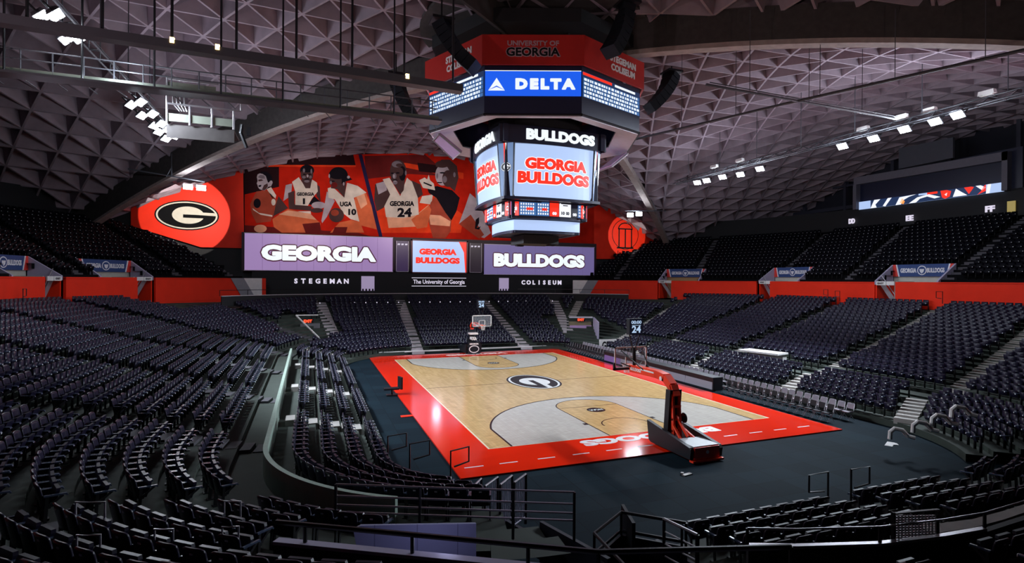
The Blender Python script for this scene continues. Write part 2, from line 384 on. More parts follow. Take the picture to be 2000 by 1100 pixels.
# ------------------------------------------------------------------ roof: four vaults of triangular coffers
def ridge(t): return 22.6+.03*t
def vault_z(t, l): return ridge(t)-(.0079+.015/max(t, 1.5))*l*l
WR = 58.
DIRS = {'far': (lambda t, l: (l, t), 0.), 'right': (lambda t, l: (t, -l), 0.), 'near': (lambda t, l: (-l, -t), 1.4), 'left': (lambda t, l: (-t, l), 1.4)}
for nm, (fn, dz) in DIRS.items():
    L = 3.2; hgt = L*.866; mb = MB()
    def P(i, j):
        t = .8+(i+(.5 if j % 2 else 0))*L; l = j*hgt
        return t, (l if dz else max(-t, min(t, l)))
    for j in range(-21, 21):
        for i in range(-1, int(WR/L)):
            a, b, c, d = P(i, j), P(i+1, j), P(i, j+1), P(i+1, j+1)
            tris = [(a, b, c), (b, d, c)] if j % 2 == 0 else [(a, d, c), (a, b, d)]
            for T in tris:
                if min(p[0] for p in T) < .7 or max(p[0] for p in T) > WR: continue
                if dz and max(abs(p[1])-p[0] for p in T) > 2.6: continue
                ar = abs((T[1][0]-T[0][0])*(T[2][1]-T[0][1])-(T[2][0]-T[0][0])*(T[1][1]-T[0][1]))/2
                if ar < .25: continue
                gt, gl = sum(p[0] for p in T)/3, sum(p[1] for p in T)/3
                if vault_z(gt, gl) < 4: continue
                vs = []
                for sc, up in ((1, 0), (.92, 0), (.70, 1.15)):
                    for t, l in T:
                        t2, l2 = gt+(t-gt)*sc, gl+(l-gl)*sc; x, y = fn(t2, l2); vs.append((x, y, vault_z(t2, l2)+dz+up))
                # the sides sag between the ribs like sails: a fourth ring halfway
                fs = [(6, 7, 8)]
                for k in range(3):
                    k2 = (k+1) % 3; fs += [(k, k2, 3+k2, 3+k), (3+k, 3+k2, 6+k2, 6+k)]
                mb.add(vs, fs)
    struct('ceiling_'+nm, mb, M_ROOF, label='%s vault of the concrete roof with triangular coffers' % nm, cat='ceiling')
# edge beams on the four diagonals and the dark gap above them
for k, (nm, sx, sy) in enumerate((('far_left', -1, 1), ('far_right', 1, 1), ('near_right', 1, -1), ('near_left', -1, -1))):
    b = MB(); g = MB(); ss = [2+1.5*i for i in range(31)]
    for s0, s1 in zip(ss, ss[1:]):
        z0, z1 = vault_z(s0, s0)-.2, vault_z(s1, s1)-.2
        if k < 3: b.beam((sx*s0, sy*s0, z0), (sx*s1, sy*s1, z1), .75, .6, up=V((0, 0, 1)))
        if k != 1:
            o = V((-sx, sy, 0)).normalized()*.3*(-1 if k == 0 else 1)
            g.beam(V((sx*s0, sy*s0, z0+1.0))+o, V((sx*s1, sy*s1, z1+1.0))+o, .2, 2.0)
    if b.v: struct('beam_'+nm, b, M_BEAM)
    if g.v: struct('gap_wall_'+nm, g, M_DARKCONC)
b = MB(); b.tube([(4.5*math.cos(R(a)), 4.5*math.sin(R(a)), 22.9) for a in range(0, 360, 15)], .5, 6, closed=True)
b.ell(planar((0, 0, 24.2), (1, 0, 0), (0, 1, 0)), 0, 0, 8, 8, 0, .2)
struct('ceiling_crown', b, M_DARKCONC)

# ------------------------------------------------------------------ red wall in front of the upper deck, with gaps for the stairways
def pframe(pc, s, r=29.4):
    x, y, nx, ny, _ = path(pc, s, r); Nn = V((nx, ny, 0)); U = V((0, 0, 1)).cross(Nn)
    return planar((x, y, 0), U, (0, 0, 1)), U, Nn
GAPS = []
for pc, s, sg in PORT:
    f, U, Nn = pframe(pc, s); GAPS.append((f(-sg*1.85, 0, 0), 1.0))
mb = MB(); FINE = []
for pc in (1, 2, 3, 5, 6, 7):
    a, b = RANGE[pc]
    if pc == 1: a = -35
    if pc == 3: b = 58
    if pc == 5: a = 121
    if pc == 7: b = 215
    n = int(abs(b-a)/(.75 if pc % 2 else .4)); FINE += [(pc, a+(b-a)*k/n, a+(b-a)*(k+1)/n) for k in range(n)]
for pc, s0, s1 in FINE:
    ax, ay, *_ = path(pc, s0, 29.5); bx, by, *_ = path(pc, s1, 29.5); m = V(((ax+bx)/2, (ay+by)/2, 0))
    if any((m-g).length < hw for g, hw in GAPS): continue
    mb.beam((ax, ay, 5.95), (bx, by, 5.95), .22, 2.6)
struct('wall_red', mb, M_REDWALL, label='bright red wall between lower and upper seats', cat='wall')
for sgn, nm in ((1, 'right'), (-1, 'left')):
    q = MB()
    def fr(u, v, d=0., sgn=sgn):
        a = R(58-u/29.35*57.3); c = 29.35-d; return V((sgn*(CB+c*math.cos(a)), YF+c*math.sin(a), v))
    q.plate(fr, [(0, 4.75), (0, 7.25), (2.1, 7.25), (.6, 4.75)], .03, .06, 0); q.plate(fr, [(2.1, 7.25), (3.6, 7.25), (2.1, 4.75), (.6, 4.75)], .03, .06, 1)
    o = build('wall_graphic', q, [M_WHITE, mat('grey_paint', (.25, .25, .28), .5)], label='white and grey slanted stripes at the %s end of the red wall' % nm, cat='wall graphic')

# ------------------------------------------------------------------ stair aisles
def aisle(seg, zf, m, wd, n_keep, label=None):
    (ax, ay), (bx, by) = seg; L = math.hypot(bx-ax, by-ay); n = int(L/.43); q = MB(); rz = math.atan2(by-ay, bx-ax)
    for k in range(n):
        t = (k+.5)/n; x, y = ax+(bx-ax)*t, ay+(by-ay)*t
        if in_tunnel(x, y) or not n_keep(x, y): continue
        z = zf(x, y)
        q.box((x, y, z-.08+(.18 if m is M_STEP and rad(x, y)[0] < 11.6 else 0)), (L/n*.8, wd, .3), rz)
    if q.v: return struct('floor_stairway', q, m)
def zl(x, y):
    r, wt = rad(x, y); return zlow(min(r, 28.9), wt)
def zu(x, y): return zup(rad(x, y)[0])
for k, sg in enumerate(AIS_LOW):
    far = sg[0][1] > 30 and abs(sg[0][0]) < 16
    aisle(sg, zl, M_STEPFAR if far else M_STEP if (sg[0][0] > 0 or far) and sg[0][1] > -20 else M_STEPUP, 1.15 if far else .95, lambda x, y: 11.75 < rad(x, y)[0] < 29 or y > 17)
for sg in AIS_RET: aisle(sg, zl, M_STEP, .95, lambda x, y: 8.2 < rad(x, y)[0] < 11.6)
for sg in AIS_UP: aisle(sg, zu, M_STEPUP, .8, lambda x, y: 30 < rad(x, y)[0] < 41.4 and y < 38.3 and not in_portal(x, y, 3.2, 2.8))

# parapet between the lower bleachers and the fixed seats, left side round to the near end
q = MB()
for i in range(len(ST)):
    p, s = ST[i]; p2, s2 = ST[(i+1) % len(ST)]
    if p2 != p: s2 = RANGE[p][1]
    if p not in (6, 7): continue
    if p == 7 and s > 236: continue
    ax, ay, *_ = path(p, s, 11.75); bx, by, *_ = path(p, s2, 11.75)
    q.beam((ax, ay, 1.2), (bx, by, 1.2), .14, 1.3)
struct('wall_parapet', q, M_FASCIA, label='pale green low wall behind the lower bleachers', cat='wall')
NP = [(-6.4, -28.3), (-5.5, -28.7), (-3.8, -29.25), (-2.2, -29.5), (-1, -29.6), (.9, -29.5), (4, -29.1), (7, -28.3), (9.5, -27.2)]
q = MB()
for a, b in zip(NP, NP[1:]): q.beam((*a, 1.25), (*b, 1.25), .14, 1.1)
struct('wall_near_parapet', q, M_BLACK); q = MB()
for a, b in zip(NP[:5], NP[1:5]): q.beam((*a, 1.83), (*b, 1.83), .12, .06)
struct('trim_2', q, M_CHROME)
# tunnel walls
for nm, c in (('left', ((-10.15, -20.6), (-9.3, -24.3), (-8.65, -26.6))), ('right', ((-6.37, -25.0), (-6.37, -28.6), (-6.37, -32)))):
    q = MB(); q.beam((*c[0], .3), (*c[1], .5), .1, .5); q.beam((*c[1], .6), (*c[2], .6), .1, 1.2); struct('wall_tunnel_'+nm, q, M_NIGHT)
q = MB(); q.box((-7.5, -31.6, 1.0), (2.2, .2, 2.0)); struct('wall_tunnel_end', q, M_BLACK)
# far concourse edge: a white kerb line, and the rail with its row of little lamps halfway up the far seats
q = MB(); q2 = MB(); FS = [(pc, a+(b-a)*k/12) for pc, a, b in ((3, 38, 90), (4, CB, -CB), (5, 90, 142)) for k in range(13)]
pts = [path(pc, s, 23.2) for pc, s in FS]
for a, b in zip(pts, pts[1:]):
    if math.hypot(a[0]-b[0], a[1]-b[1]) > .01: q.beam((a[0], a[1], 5.5), (b[0], b[1], 5.5), .12, .07); q2.beam((a[0], a[1], 5.0), (b[0], b[1], 5.0), .1, .95)
struct('trim_3', q, M_STEPFAR); struct('wall_far_parapet', q2, M_BLACK)

# ------------------------------------------------------------------ court
X0, X1, Y0, Y1 = -9.6, 9.3, -17.4, 17.15
court = thing('basketball_court', 'maple basketball court with bright red border and oval letter emblem at centre', 'basketball court', (0, 0, 0))
q = MB(); q.box(((X0+X1)/2, (Y0+Y1)/2, .03), (X1-X0, Y1-Y0, .06)); build('border', q, M_RED, court, label='glossy red painted border')
Z = .06
def fl(z): return planar((0, 0, Z), (1, 0, 0), (0, 1, 0)) if z == 0 else planar((0, 0, Z+z), (1, 0, 0), (0, 1, 0))
q = MB(); q.rect(fl(0), -7.62, -14.325, 7.62, 14.325, 0, .003); build('playing_surface', q, M_WOOD, court)
for sg in (-1, 1):
    grey = MB(); lane = MB(); ln = MB()
    f = (lambda sg: (lambda u, v, d=0.: V((sg*u, sg*v, Z+d))))(sg)
    by = -14.325; hoop_y = by+1.6; r3 = 6.75; xc = 6.6
    a0 = math.degrees(math.acos(xc/r3)); arc = [(r3*math.cos(R(a0+(180-2*a0)*k/48)), hoop_y+r3*math.sin(R(a0+(180-2*a0)*k/48))) for k in range(49)]
    out = [(xc, by)]+arc+[(-xc, by)]
    grey.plate(f, out, .003, .006)
    key = [(-1.83, by), (1.83, by), (1.83, by+5.79)]+[(1.83*math.cos(R(k*7.5)), by+5.79+1.83*math.sin(R(k*7.5))) for k in range(1, 24)]+[(-1.83, by+5.79)]
    lane.plate(f, key, .006, .009)
    ln.stroke(f, out, .09, .009, .012)
    ln.stroke(f, key[1:], .06, .009, .012); ln.stroke(f, [(-1.83, by), (-1.83, by+5.79), (1.83, by+5.79)], .06, .009, .012)
    ln.stroke(f, [(1.22*math.cos(R(k*7.5)), hoop_y+1.22*math.sin(R(k*7.5))) for k in range(25)], .06, .009, .012)
    ln.rect(f, -2.06, by+2.1, -1.83, by+2.4, .009, .012); ln.rect(f, 1.83, by+2.1, 2.06, by+2.4, .009, .012)
    ln.ell(f, 0, by+4.85, .52, .52, .009, .011)
    build('three_point_area', grey, M_GREYWOOD, court, label='grey-stained floor inside the three-point line'); build('lane', lane, M_WOOD, court)
    build('court_marking', ln, M_LINE, court, label='thin black lines of one half')
ln = MB(); ln.rect(fl(0), -7.62, -.03, 7.62, .03, .003, .006)
build('halfway_line', ln, M_LINE, court, label='thin black halfway line')
q = MB(); q.stroke(fl(0), [(-7.62, -14.325), (7.62, -14.325), (7.62, 14.325), (-7.62, 14.325)], .09, .003, .0065, closed=True); build('boundary_line', q, M_CREAM, court, label='cream boundary line')
for x in (-9.2, -7.8, -6.2, -4.65, -3.1, -1.55, 1.55, 3.05, 4.55, 6.05, 7.55):
    q = MB(); q.rect(fl(0), x, -16.37, x+.75, -16.29, 0, .003); build('dash', q, M_WHITE, court, label='white dash on the red border')
q = MB(); f = lambda u, v, d=0.: V((-u, -v, Z+d))
q.text(f, 'BULLDOGS', 0, 15.05, .82, 7.2, 0, .006, 0, heavy=.025); build('border_lettering', q, M_WHITE, court, label='white BULLDOGS letters on the near red border'); q = MB()
f2 = lambda u, v, d=0.: V((u, v, Z+d)); q.text(f2, 'GEORGIA', .3, 15.75, .75, 6.0, 0, .006, 0, heavy=.025)
build('border_lettering', q, M_WHITE, court, label='white GEORGIA letters on the far red border')
def g_oval(fr, ru, rv_, d, mbs, white=1, black=0):
    """oval emblem with the letter: black rim, white ring, black field, round letter with a bar to the right"""
    mbs.ell(fr, 0, 0, ru, rv_, d, d+.004, black); mbs.ell(fr, 0, 0, ru*.955, rv_*.925, d+.004, d+.008, white); mbs.ell(fr, 0, 0, ru*.9, rv_*.84, d+.008, d+.012, black)
    mbs.ell(fr, .03*ru, .02*rv_, .5*ru, .58*rv_, d+.012, d+.016, white)
    mbs.rect(fr, -.13*ru, -.16*rv_, .56*ru, .06*rv_, d+.016, d+.019, black)
    mbs.plate(fr, [(.3*ru, .06*rv_), (.93*ru, .02*rv_), (.9*ru, .22*rv_), (.42*ru, .24*rv_), (.3*ru, .3*rv_)], d+.016, d+.02, white)
q = MB(); fo = lambda u, v, d=0.: V((v, -u, Z+d)); g_oval(fo, 2.85, 1.78, .003, q); build('centre_emblem', q, [M_LINE, M_WHITE], court, label='black and white oval letter emblem')
q = MB()
for sg in (-1, 1):
    f = (lambda sg: (lambda u, v, d=0.: V((sg*u, sg*v, Z+d))))(sg); q.text(lambda u, v, d=0., f=f: f(-u, -v, d), 'NCAA', 0, 14.325-4.85, .3, .8, .0115, .013)
build('lane_mark', q, M_WHITE, court, label='white letters in a black disc')

# ------------------------------------------------------------------ centre-hung scoreboard
SB = thing('scoreboard', 'huge centre-hung scoreboard with red crown and pale blue video screens', 'scoreboard', (0, 0, 9.4))
def octf(k, Rr):
    """frame on face k of the octagon: u to the viewer's right, v = world height"""
    a = R(22.5+45*k); n = V((math.cos(a), math.sin(a), 0)); ap = Rr*math.cos(R(22.5))
    t = V((-n.y, n.x, 0)); return (lambda u, v, d=0.: n*(ap+d)+t*u+V((0, 0, v))), Rr*math.sin(R(22.5))
def oct_ring(mb, R0, z0, R1, z1, mi=0, th=.15):
    for k in range(8):
        a, b = R(45*k), R(45*k+45)
        p = [(R0*math.cos(a), R0*math.sin(a), z0), (R0*math.cos(b), R0*math.sin(b), z0), (R1*math.cos(b), R1*math.sin(b), z1), (R1*math.cos(a), R1*math.sin(a), z1)]
        c = V((0, 0, 0)); pv = [V(x) for x in p]; n = (pv[1]-pv[0]).cross(pv[3]-pv[0]).normalized()*-th
        mb.add(p+[tuple(x+n) for x in pv], [(0, 1, 2, 3), (7, 6, 5, 4), (0, 4, 5, 1), (1, 5, 6, 2), (2, 6, 7, 3), (3, 7, 4, 0)], mi)
q = MB(); oct_ring(q, 7.45, 19.46, 7.45, 19.74); oct_ring(q, 7.45, 16.92, 7.45, 17.98); oct_ring(q, 7.25, 17.9, 7.25, 19.5); build('cladding', q, M_NAVY, SB, label='dark navy cladding')
q = MB(); oct_ring(q, 7.4, 16.95, 5.9, 17.25); build('soffit', q, M_SOFFIT, SB, label='pale underside panels')
q = MB()
for k in range(8):
    a, b = R(45*k), R(45*k+45); c, s_, c2, s2 = math.cos(a), math.sin(a), math.cos(b), math.sin(b)
    q.tube([(7.45*c, 7.45*s_, 16.9), (7.45*c2, 7.45*s2, 16.9)], .07, 6); q.tube([(5.9*c, 5.9*s_, 17.2), (5.9*c2, 5.9*s2, 17.2)], .06, 6); q.tube([(7.45*c, 7.45*s_, 16.9), (5.9*c, 5.9*s_, 17.2)], .1, 6)
build('soffit_frame', q, M_STEEL, SB)
q = MB(); q.tube([(0, 0, 15.5), (0, 0, 22.6)], 3.3, 16); q.tube([(0, 0, 22.4), (0, 0, 23.2)], 7.3, 8)
for k in range(8):
    a = R(45*k); q.tube([(5.6*math.cos(a), 5.6*math.sin(a), 22.3), (4.2*math.cos(a), 4.2*math.sin(a), 23.6)], .12, 6)
build('core', q, M_BLACK, SB)
for k in range(8):
    fr, hw = octf(k, 7.75)
    q = MB(); q.rect(fr, -hw, 19.72, hw, 21.45, -.14, 0); pn = build('crown_panel', q, M_SBRED, SB)
    q = MB(); fr2, h2 = octf(k, 7.47)
    if k == 5:
        q.text(fr, 'UNIVERSITY OF', 0, 20.95, .3, 3.0, .0, .03, 1, bold=.03); q.text(fr, 'GEORGIA', 0, 20.45, .5, 3.1, .0, .02, 1, heavy=.045); q.text(fr, 'GEORGIA', 0, 20.45, .5, 3.1, .02, .035, 0, bold=.03)
        build('crown_lettering', q, [M_LINE, mat('dull_pink_paint', (.45, .3, .34), .5)], pn, label='dark outlined lettering')
    else:
        q.text(fr, 'STEGEMAN', .7, 20.85, .42, 2.6, .0, .04, bold=.05); q.text(fr, 'COLISEUM', .7, 20.3, .42, 2.4, .0, .04, bold=.05)
        build('crown_lettering', q, M_WHITE, pn, label='white lettering')
    q = MB(); h2 -= .05
    if k in (5, 1):
        q.rect(fr2, -h2, 17.98, h2, 19.46, -.05, .02, 0); q.rect(fr2, -h2, 19.42, h2, 19.46, .02, .03, 1)
        q.plate(fr2, [(-2.62, 18.28), (-1.65, 18.28), (-2.13, 19.02)], .02, .04, 1)
        q.plate(fr2, [(-2.62, 18.3), (-2.13, 18.56), (-1.65, 18.3), (-2.13, 18.49)], .04, .05, 0)
        q.text(fr2, 'DELTA', .72, 18.68, .6, 3.45, .02, .04, 1, bold=.045, space=1.35, heavy=.03)
        build('ribbon_screen', q, [E_BLUE, E_LETTER], SB, label='royal blue screen with white lettering')
    else:
        q.rect(fr2, -h2, 17.98, h2, 19.46, -.05, .02, 0); q.rect(fr2, -h2, 19.26, -.1, 19.42, .02, .03, 2); q.rect(fr2, .2, 19.26, 2.3, 19.4, .02, .03, 1)
        rn = random.Random(k)
        for row in range(5):
            v = 19.02-row*.235; q.rect(fr2, -h2+.05, v-.09, h2-.05, v+.1, .02, .025, 3)
            u = -h2+.12
            while u < h2-.3:
                wd = rn.choice((.1, .14, .22)); q.rect(fr2, u, v-.07, u+wd, v+.07, .025, .035, 1); u += wd+rn.choice((.07, .1, .14))
        build('ribbon_screen', q, [E_NAVY, E_LETTER, E_RED, E_MIDBLUE], SB, label='navy screen full of white statistics')
# four tilted wing panels under the ring
for a in (0, 180):
    n = V((math.cos(R(a)), math.sin(R(a)), 0)); t = V((-n.y, n.x, 0)); up = V((0, 0, 1)); q = MB()
    c = [n*7.0+up*16.6-t*.9, n*7.0+up*16.6+t*.9, n*5.6+up*15.5+t*1.1, n*5.6+up*15.5-t*1.1]; o = V((n.x*.1, n.y*.1, -.1))
    q.add(c+[x-o for x in c], [(0, 1, 2, 3), (7, 6, 5, 4), (0, 4, 5, 1), (1, 5, 6, 2), (2, 6, 7, 3), (3, 7, 4, 0)])
    wp = build('wing_panel', q, mat('lilac_panel', (.40, .26, .42), .45), SB)
    q = MB(); q.tube(c, .07, 6, closed=True); build('wing_frame', q, M_CHROME, wp)
def face(k, h, hw, bulge, tap=0., v0=0.):
    n = V(((1, 0, 0), (0, 1, 0), (-1, 0, 0), (0, -1, 0))[k]); t = V((-n.y, n.x, 0))
    return lambda u, v, d=0.: n*(h-tap*(v0-v)+bulge*(1-min(1, (u/hw)**2))+d)+t*u+V((0, 0, v+.36))
WORDS = {3: ('BULLDOGS', 4.4), 2: ('GEORGIA', 4.0), 1: ('BULLDOGS', 4.4), 0: ('GEORGIA', 4.0)}
q = MB()
for k in range(4):
    fr = face(k, 3.55, 3.75, .35); q.rect(fr, -3.75, 15.5, 3.75, 16.62, -.3, 0, 0, n=14)
for k in range(4):
    fr = face(k, 3.3, 3.3, .3); q.rect(fr, -3.3, 12.0, 3.3, 15.6, -.4, -.06, 0, n=8)
    fr = face(k, 3.3, 3.4, .3); q.rect(fr, -3.4, 11.98, 3.4, 12.16, -.5, .1, 0, n=10)
    fr = face(k, 2.7, 2.8, .3); q.rect(fr, -2.8, 10.85, 2.8, 12.0, -.4, -.04, 0, n=8)
    fr = face(k, 2.35, 2.4, .3); q.rect(fr, -2.4, 9.95, 2.4, 10.95, -.4, -.04, 0, n=8)
q.box((0, 0, 11.36), (4.4, 4.4, 2)); q.box((0, 0, 13.96), (6, 6, 3.4))
build('drum', q, M_NAVYDEEP, SB, label='dark drum carrying the screens')
q = MB(); q.box((0, 0, 10.0), (2.6, 2.6, .6)); q.box((.9, -.9, 9.8), (.5, .5, .4)); q.box((-.9, .6, 9.8), (.5, .4, .4)); build('rigging_box', q, M_BLACK, SB)
for k in range(4):
    fr = face(k, 3.57, 3.75, .35); q = MB(); wd, ww = WORDS[k]
    q.text(fr, wd, .35, 16.08, .66, ww*1.1, 0, .05, heavy=.02); build('banner_lettering', q, E_LETTER, SB, label='white block letters on the drum banner')
    fr = face(k, 3.42, 3.0, .42, tap=.05, v0=15.5); q = MB(); q.rect(fr, -2.95, 12.18, 2.95, 15.5, -.12, 0, 0, n=14)
    q.text(fr, 'GEORGIA', .1, 14.3, .68, 4.3, .0, .02, 1, heavy=.07); q.text(fr, 'BULLDOGS', 0, 13.4, .72, 5.0, .0, .02, 1, heavy=.07)
    q.text(fr, 'GEORGIA', .1, 14.3, .68, 4.3, .02, .04, 2, heavy=.022); q.text(fr, 'BULLDOGS', 0, 13.4, .72, 5.0, .02, .04, 2, heavy=.022)
    build('video_screen', q, [E_SKY, E_WHITE, E_RED], SB, label='pale blue video screen with red lettering')
    fr = face(k, 2.72, 2.8, .3); q = MB()
    tiles = [(-2.75, -2.2, 1), (-2.15, -1.05, 3), (-1.0, -.15, 3), (-.1, .55, 1), (.6, 1.45, 2), (1.5, 2.0, 0), (2.02, 2.75, 3)]
    for u0, u1, mi in tiles:
        q.rect(fr, u0, 11.06, u1, 11.94, -.05, 0, mi, n=2); rn = random.Random(int(u0*100))
        if mi == 3:
            for r_ in range(4):
                u = u0+.06
                while u < u1-.12: q.rect(fr, u, 11.13+r_*.2, u+.08, 11.25+r_*.2, 0, .02, 2); u += .16
            q.rect(fr, u0+.4*(u1-u0), 11.4, u0+.8*(u1-u0), 11.56, .02, .03, 1)
        if mi in (0, 1): q.text(fr, '00', (u0+u1)/2, 11.25, .2, .3, 0, .02, 2, bold=.05)
        if mi == 2: q.text(fr, '10', u0+.25, 11.3, .22, .25, 0, .02, 0, bold=.06); q.text(fr, '00', u0+.6, 11.3, .22, .25, 0, .02, 0, bold=.06); q.rect(fr, u0+.25, 11.78, u1-.25, 11.84, 0, .02, 0)
    build('statistics_band', q, [E_DARK, E_RED, E_WHITE, E_MIDBLUE], SB, label='narrow band of small red, white and blue tiles')
    fr = face(k, 2.38, 2.4, .3); q = MB(); q.rect(fr, -2.38, 10.12, 2.38, 10.8, -.05, 0, 0, n=12); build('lower_screen', q, E_SKY, SB, label='narrow plain pale blue screen')
    n = V(((1, 1, 0), (-1, 1, 0), (-1, -1, 0), (1, -1, 0))[k]).normalized(); t = V((-n.y, n.x, 0)); q = MB()
    fp = lambda u, v, d=0.: n*(4.62-.05*(15.5-v)*1.2+d)+t*u+V((0, 0, v+.36))
    for u0, u1, mi in ((-.62, -.54, 3), (-.54, -.16, 4), (-.16, -.05, 1), (-.05, .06, 2), (.06, .12, 3), (.12, .54, 4), (.54, .62, 3)): q.plate(fp, [(u0*.72, 12.18), (u1*.72, 12.18), (u1, 15.55), (u0, 15.55)], -.1, 0, mi)
    pl = build('corner_pilaster', q, [E_SKY, E_RED, E_WHITE, E_DARK, em('screen_steel_blue', (.12, .2, .38))], SB, label='blue corner strip with red and white stripe')
    q = MB(); g_oval(lambda u, v, d=0.: fp(u, 14+v, .03+d), .36, .3, 0, q); build('corner_emblem', q, [E_DARK, E_WHITE], pl)
    q = MB(); fp2 = lambda u, v, d=0.: n*(3.72+d)+t*u+V((0, 0, v+.36)); q.rect(fp2, -.48, 11.02, .48, 11.96, -.1, .0, 0); q.text(fp2, 'Coca-Cola', 0, 11.5, .3, .78, 0, .02, 1, bold=.02, shear=.3)
    build('corner_tile', q, [E_RED, E_WHITE], SB, label='red tile with white script')

# loudspeaker columns hanging around the crown
def speaker(p0, p1, label, bend):
    t = thing('loudspeaker_column', label, 'loudspeaker', tuple(p0), 'curved loudspeaker columns around the scoreboard'); p0, p1 = V(p0), V(p1); n = 7
    for k in range(n):
        a, b = k/n, (k+1)/n; q0 = p0.lerp(p1, a)+bend*(a*a); q1 = p0.lerp(p1, b-.012)+bend*(b*b); q = MB(); q.beam(q0, q1, 1.05, .75); build('cabinet', q, M_PAD, t)
    q = MB(); q.tube([p0, p0+V((0, 0, 1.6))], .05, 6); q.box(tuple(p0+V((0, 0, .15))), (1.2, 1.2, .14)); build('hanging_frame', q, M_STEEL, t)
speaker((2.4, -8.5, 23.2), (2.0, -8.3, 20.2), 'black curved loudspeaker column in front of the crown beside the red lettering', V((-.9, -.5, 0)))
speaker((-8.0, -6.2, 21.3), (-7.3, -6.8, 18.7), 'black curved loudspeaker column over the crown corner next to the catwalk', V((.9, -.5, 0)))
speaker((9.9, -2.2, 22.4), (9.2, -2.6, 19.6), 'black curved loudspeaker column hanging against the right vault', V((-1.3, .3, 0)))
speaker((-9.2, 3.0, 21.2), (-8.7, 2.6, 18.2), 'black loudspeaker column with blue glow behind the catwalk end', V((.7, -.3, 0)))

# ------------------------------------------------------------------ far wall: boards, mural, banners, signs
FW = 37.8
def ff(y=FW): return planar((0, y, 0), (1, 0, 0), (0, 0, 1))
q = MB(); q.box((2, 38.3, 6.4), (46, .3, 4)); struct('wall_sign', q, M_BLACK, label='black wall below the boards at the far end', cat='wall')
q = MB(); q.box((1.4, 38.25, 10.4), (47, .2, 4.6)); struct('wall_boards', q, mat('maroon_black_wall', (.02, .006, .012), .6))
def board(u0, u1, v0, v1, txt, tw, em_, label, edge):
    t = thing('led_board', label, 'display board', ((u0+u1)/2, FW, v0)); q = MB(); q.rect(ff(), u0, v0, u1, v1, -.25, 0, 0)
    q.rect(ff(), u0-.06, v0-.06, u1+.06, v0, -.25, .03, 1); q.rect(ff(), u0-.06, v1, u1+.06, v1+.06, -.25, .03, 1)
    for k in range(1, 9):
        u = u0+(u1-u0)*k/9; q.rect(ff(), u-.015, v0, u+.015, v1, 0, .01, 2)
    build('lit_panel', q, [em_, M_SOFFIT, edge], t)
    q = MB(); c = (u0+u1)/2-.15; q.text(ff(), txt, c, (v0+v1)/2-.05, 1.75, tw-.2, .01, .05, 0, heavy=.22); q.text(ff(), txt, c, (v0+v1)/2-.05, 1.75, tw-.2, .05, .09, 1, heavy=.07)
    build('board_lettering', q, [E_PLUM, E_LETTER], t, label='white block letters with dark edge')
board(-21.75, -4.78, 8.22, 12.55, 'GEORGIA', 13.2, E_LILAC, 'wide pinkish lilac lit board reading GEORGIA on the far wall', em('seam_plum', (.14, .07, .2)))
board(7.5, 24.35, 8.0, 12.1, 'BULLDOGS', 14.0, E_PURPLE, 'wide dull purple lit board reading BULLDOGS on the far wall', em('seam_purple', (.11, .08, .21)))
t = thing('video_screen', 'small pale blue video screen between the two lit boards', 'video screen', (1.4, FW, 8.2)); q = MB()
q.rect(ff(), -2.25, 8.2, 4.95, 12.3, -.3, 0, 0); q.plate(ff(), [(3.9, 12.3), (4.95, 12.3), (4.95, 8.2), (4.8, 8.2), (4.6, 10.9)], 0, .01, 1)
q.text(ff(), 'GEORGIA', 1.1, 10.9, .75, 4.9, .01, .03, 1, heavy=.035); q.text(ff(), 'BULLDOGS', 1.1, 9.75, .75, 5.8, .01, .03, 1, heavy=.035); build('screen', q, [E_SKY, E_RED], t)
q = MB(); q.rect(ff(), -2.45, 8.05, 5.15, 8.2, -.2, .1); q.rect(ff(), -2.45, 12.3, 5.15, 12.45, -.2, .1); q.rect(ff(), -2.45, 8.05, -2.25, 12.45, -.2, .1); q.rect(ff(), 4.95, 8.05, 5.15, 12.45, -.2, .1); build('screen_frame', q, mat('dark_maroon', (.12, .02, .03), .4), t)
for u0, u1, lab, mm in ((-4.35, -2.75, 'dark purple statistics panel left of the small screen', em('panel_deep_purple', (.035, .018, .07), .8)), (5.4, 7.1, 'black statistics panel right of the small screen', em('panel_maroon_black', (.012, .004, .012), .8))):
    t = thing('statistics_panel', lab, 'display panel', ((u0+u1)/2, FW, 8.2)); q = MB(); q.rect(ff(), u0, 8.2, u1, 12.2, -.2, 0, 0)
    for k in range(5): q.rect(ff(), u0+.1, 8.6+k*.6, u1-.1, 8.9+k*.6, 0, .01, 0)
    q.rect(ff(), u0, 8.2, u0+.06, 12.2, 0, .03, 1); q.rect(ff(), u1-.06, 8.2, u1, 12.2, 0, .03, 1); q.rect(ff(), u0, 8.2, u1, 8.26, 0, .03, 1); build('panel', q, [mm, M_SOFFIT], t)
    q = MB()
    for k in range(3): q.text(ff(), 'PF', u0+.35+k*.47, 11.75, .22, .3, 0, .02, bold=.04)
    build('panel_lettering', q, E_SIGN, t)
t = thing('name_sign', 'black strip sign reading The University of Georgia between white lines', 'sign', (1.4, 38.1, 6.5)); f = ff(38.1)
q = MB(); q.rect(f, -2.3, 6.25, 5.0, 7.5, -.05, .02, 0); q.rect(f, -2.3, 7.4, 5.0, 7.47, .02, .04, 1); q.rect(f, -2.3, 6.32, 5.0, 6.39, .02, .04, 1); build('sign_panel', q, [M_BLACK, E_SIGN], t)
q = MB(); q.text(f, 'The University of Georgia', 1.35, 6.85, .72, 6.9, .02, .05, bold=.01); build('sign_lettering', q, E_SIGN, t)
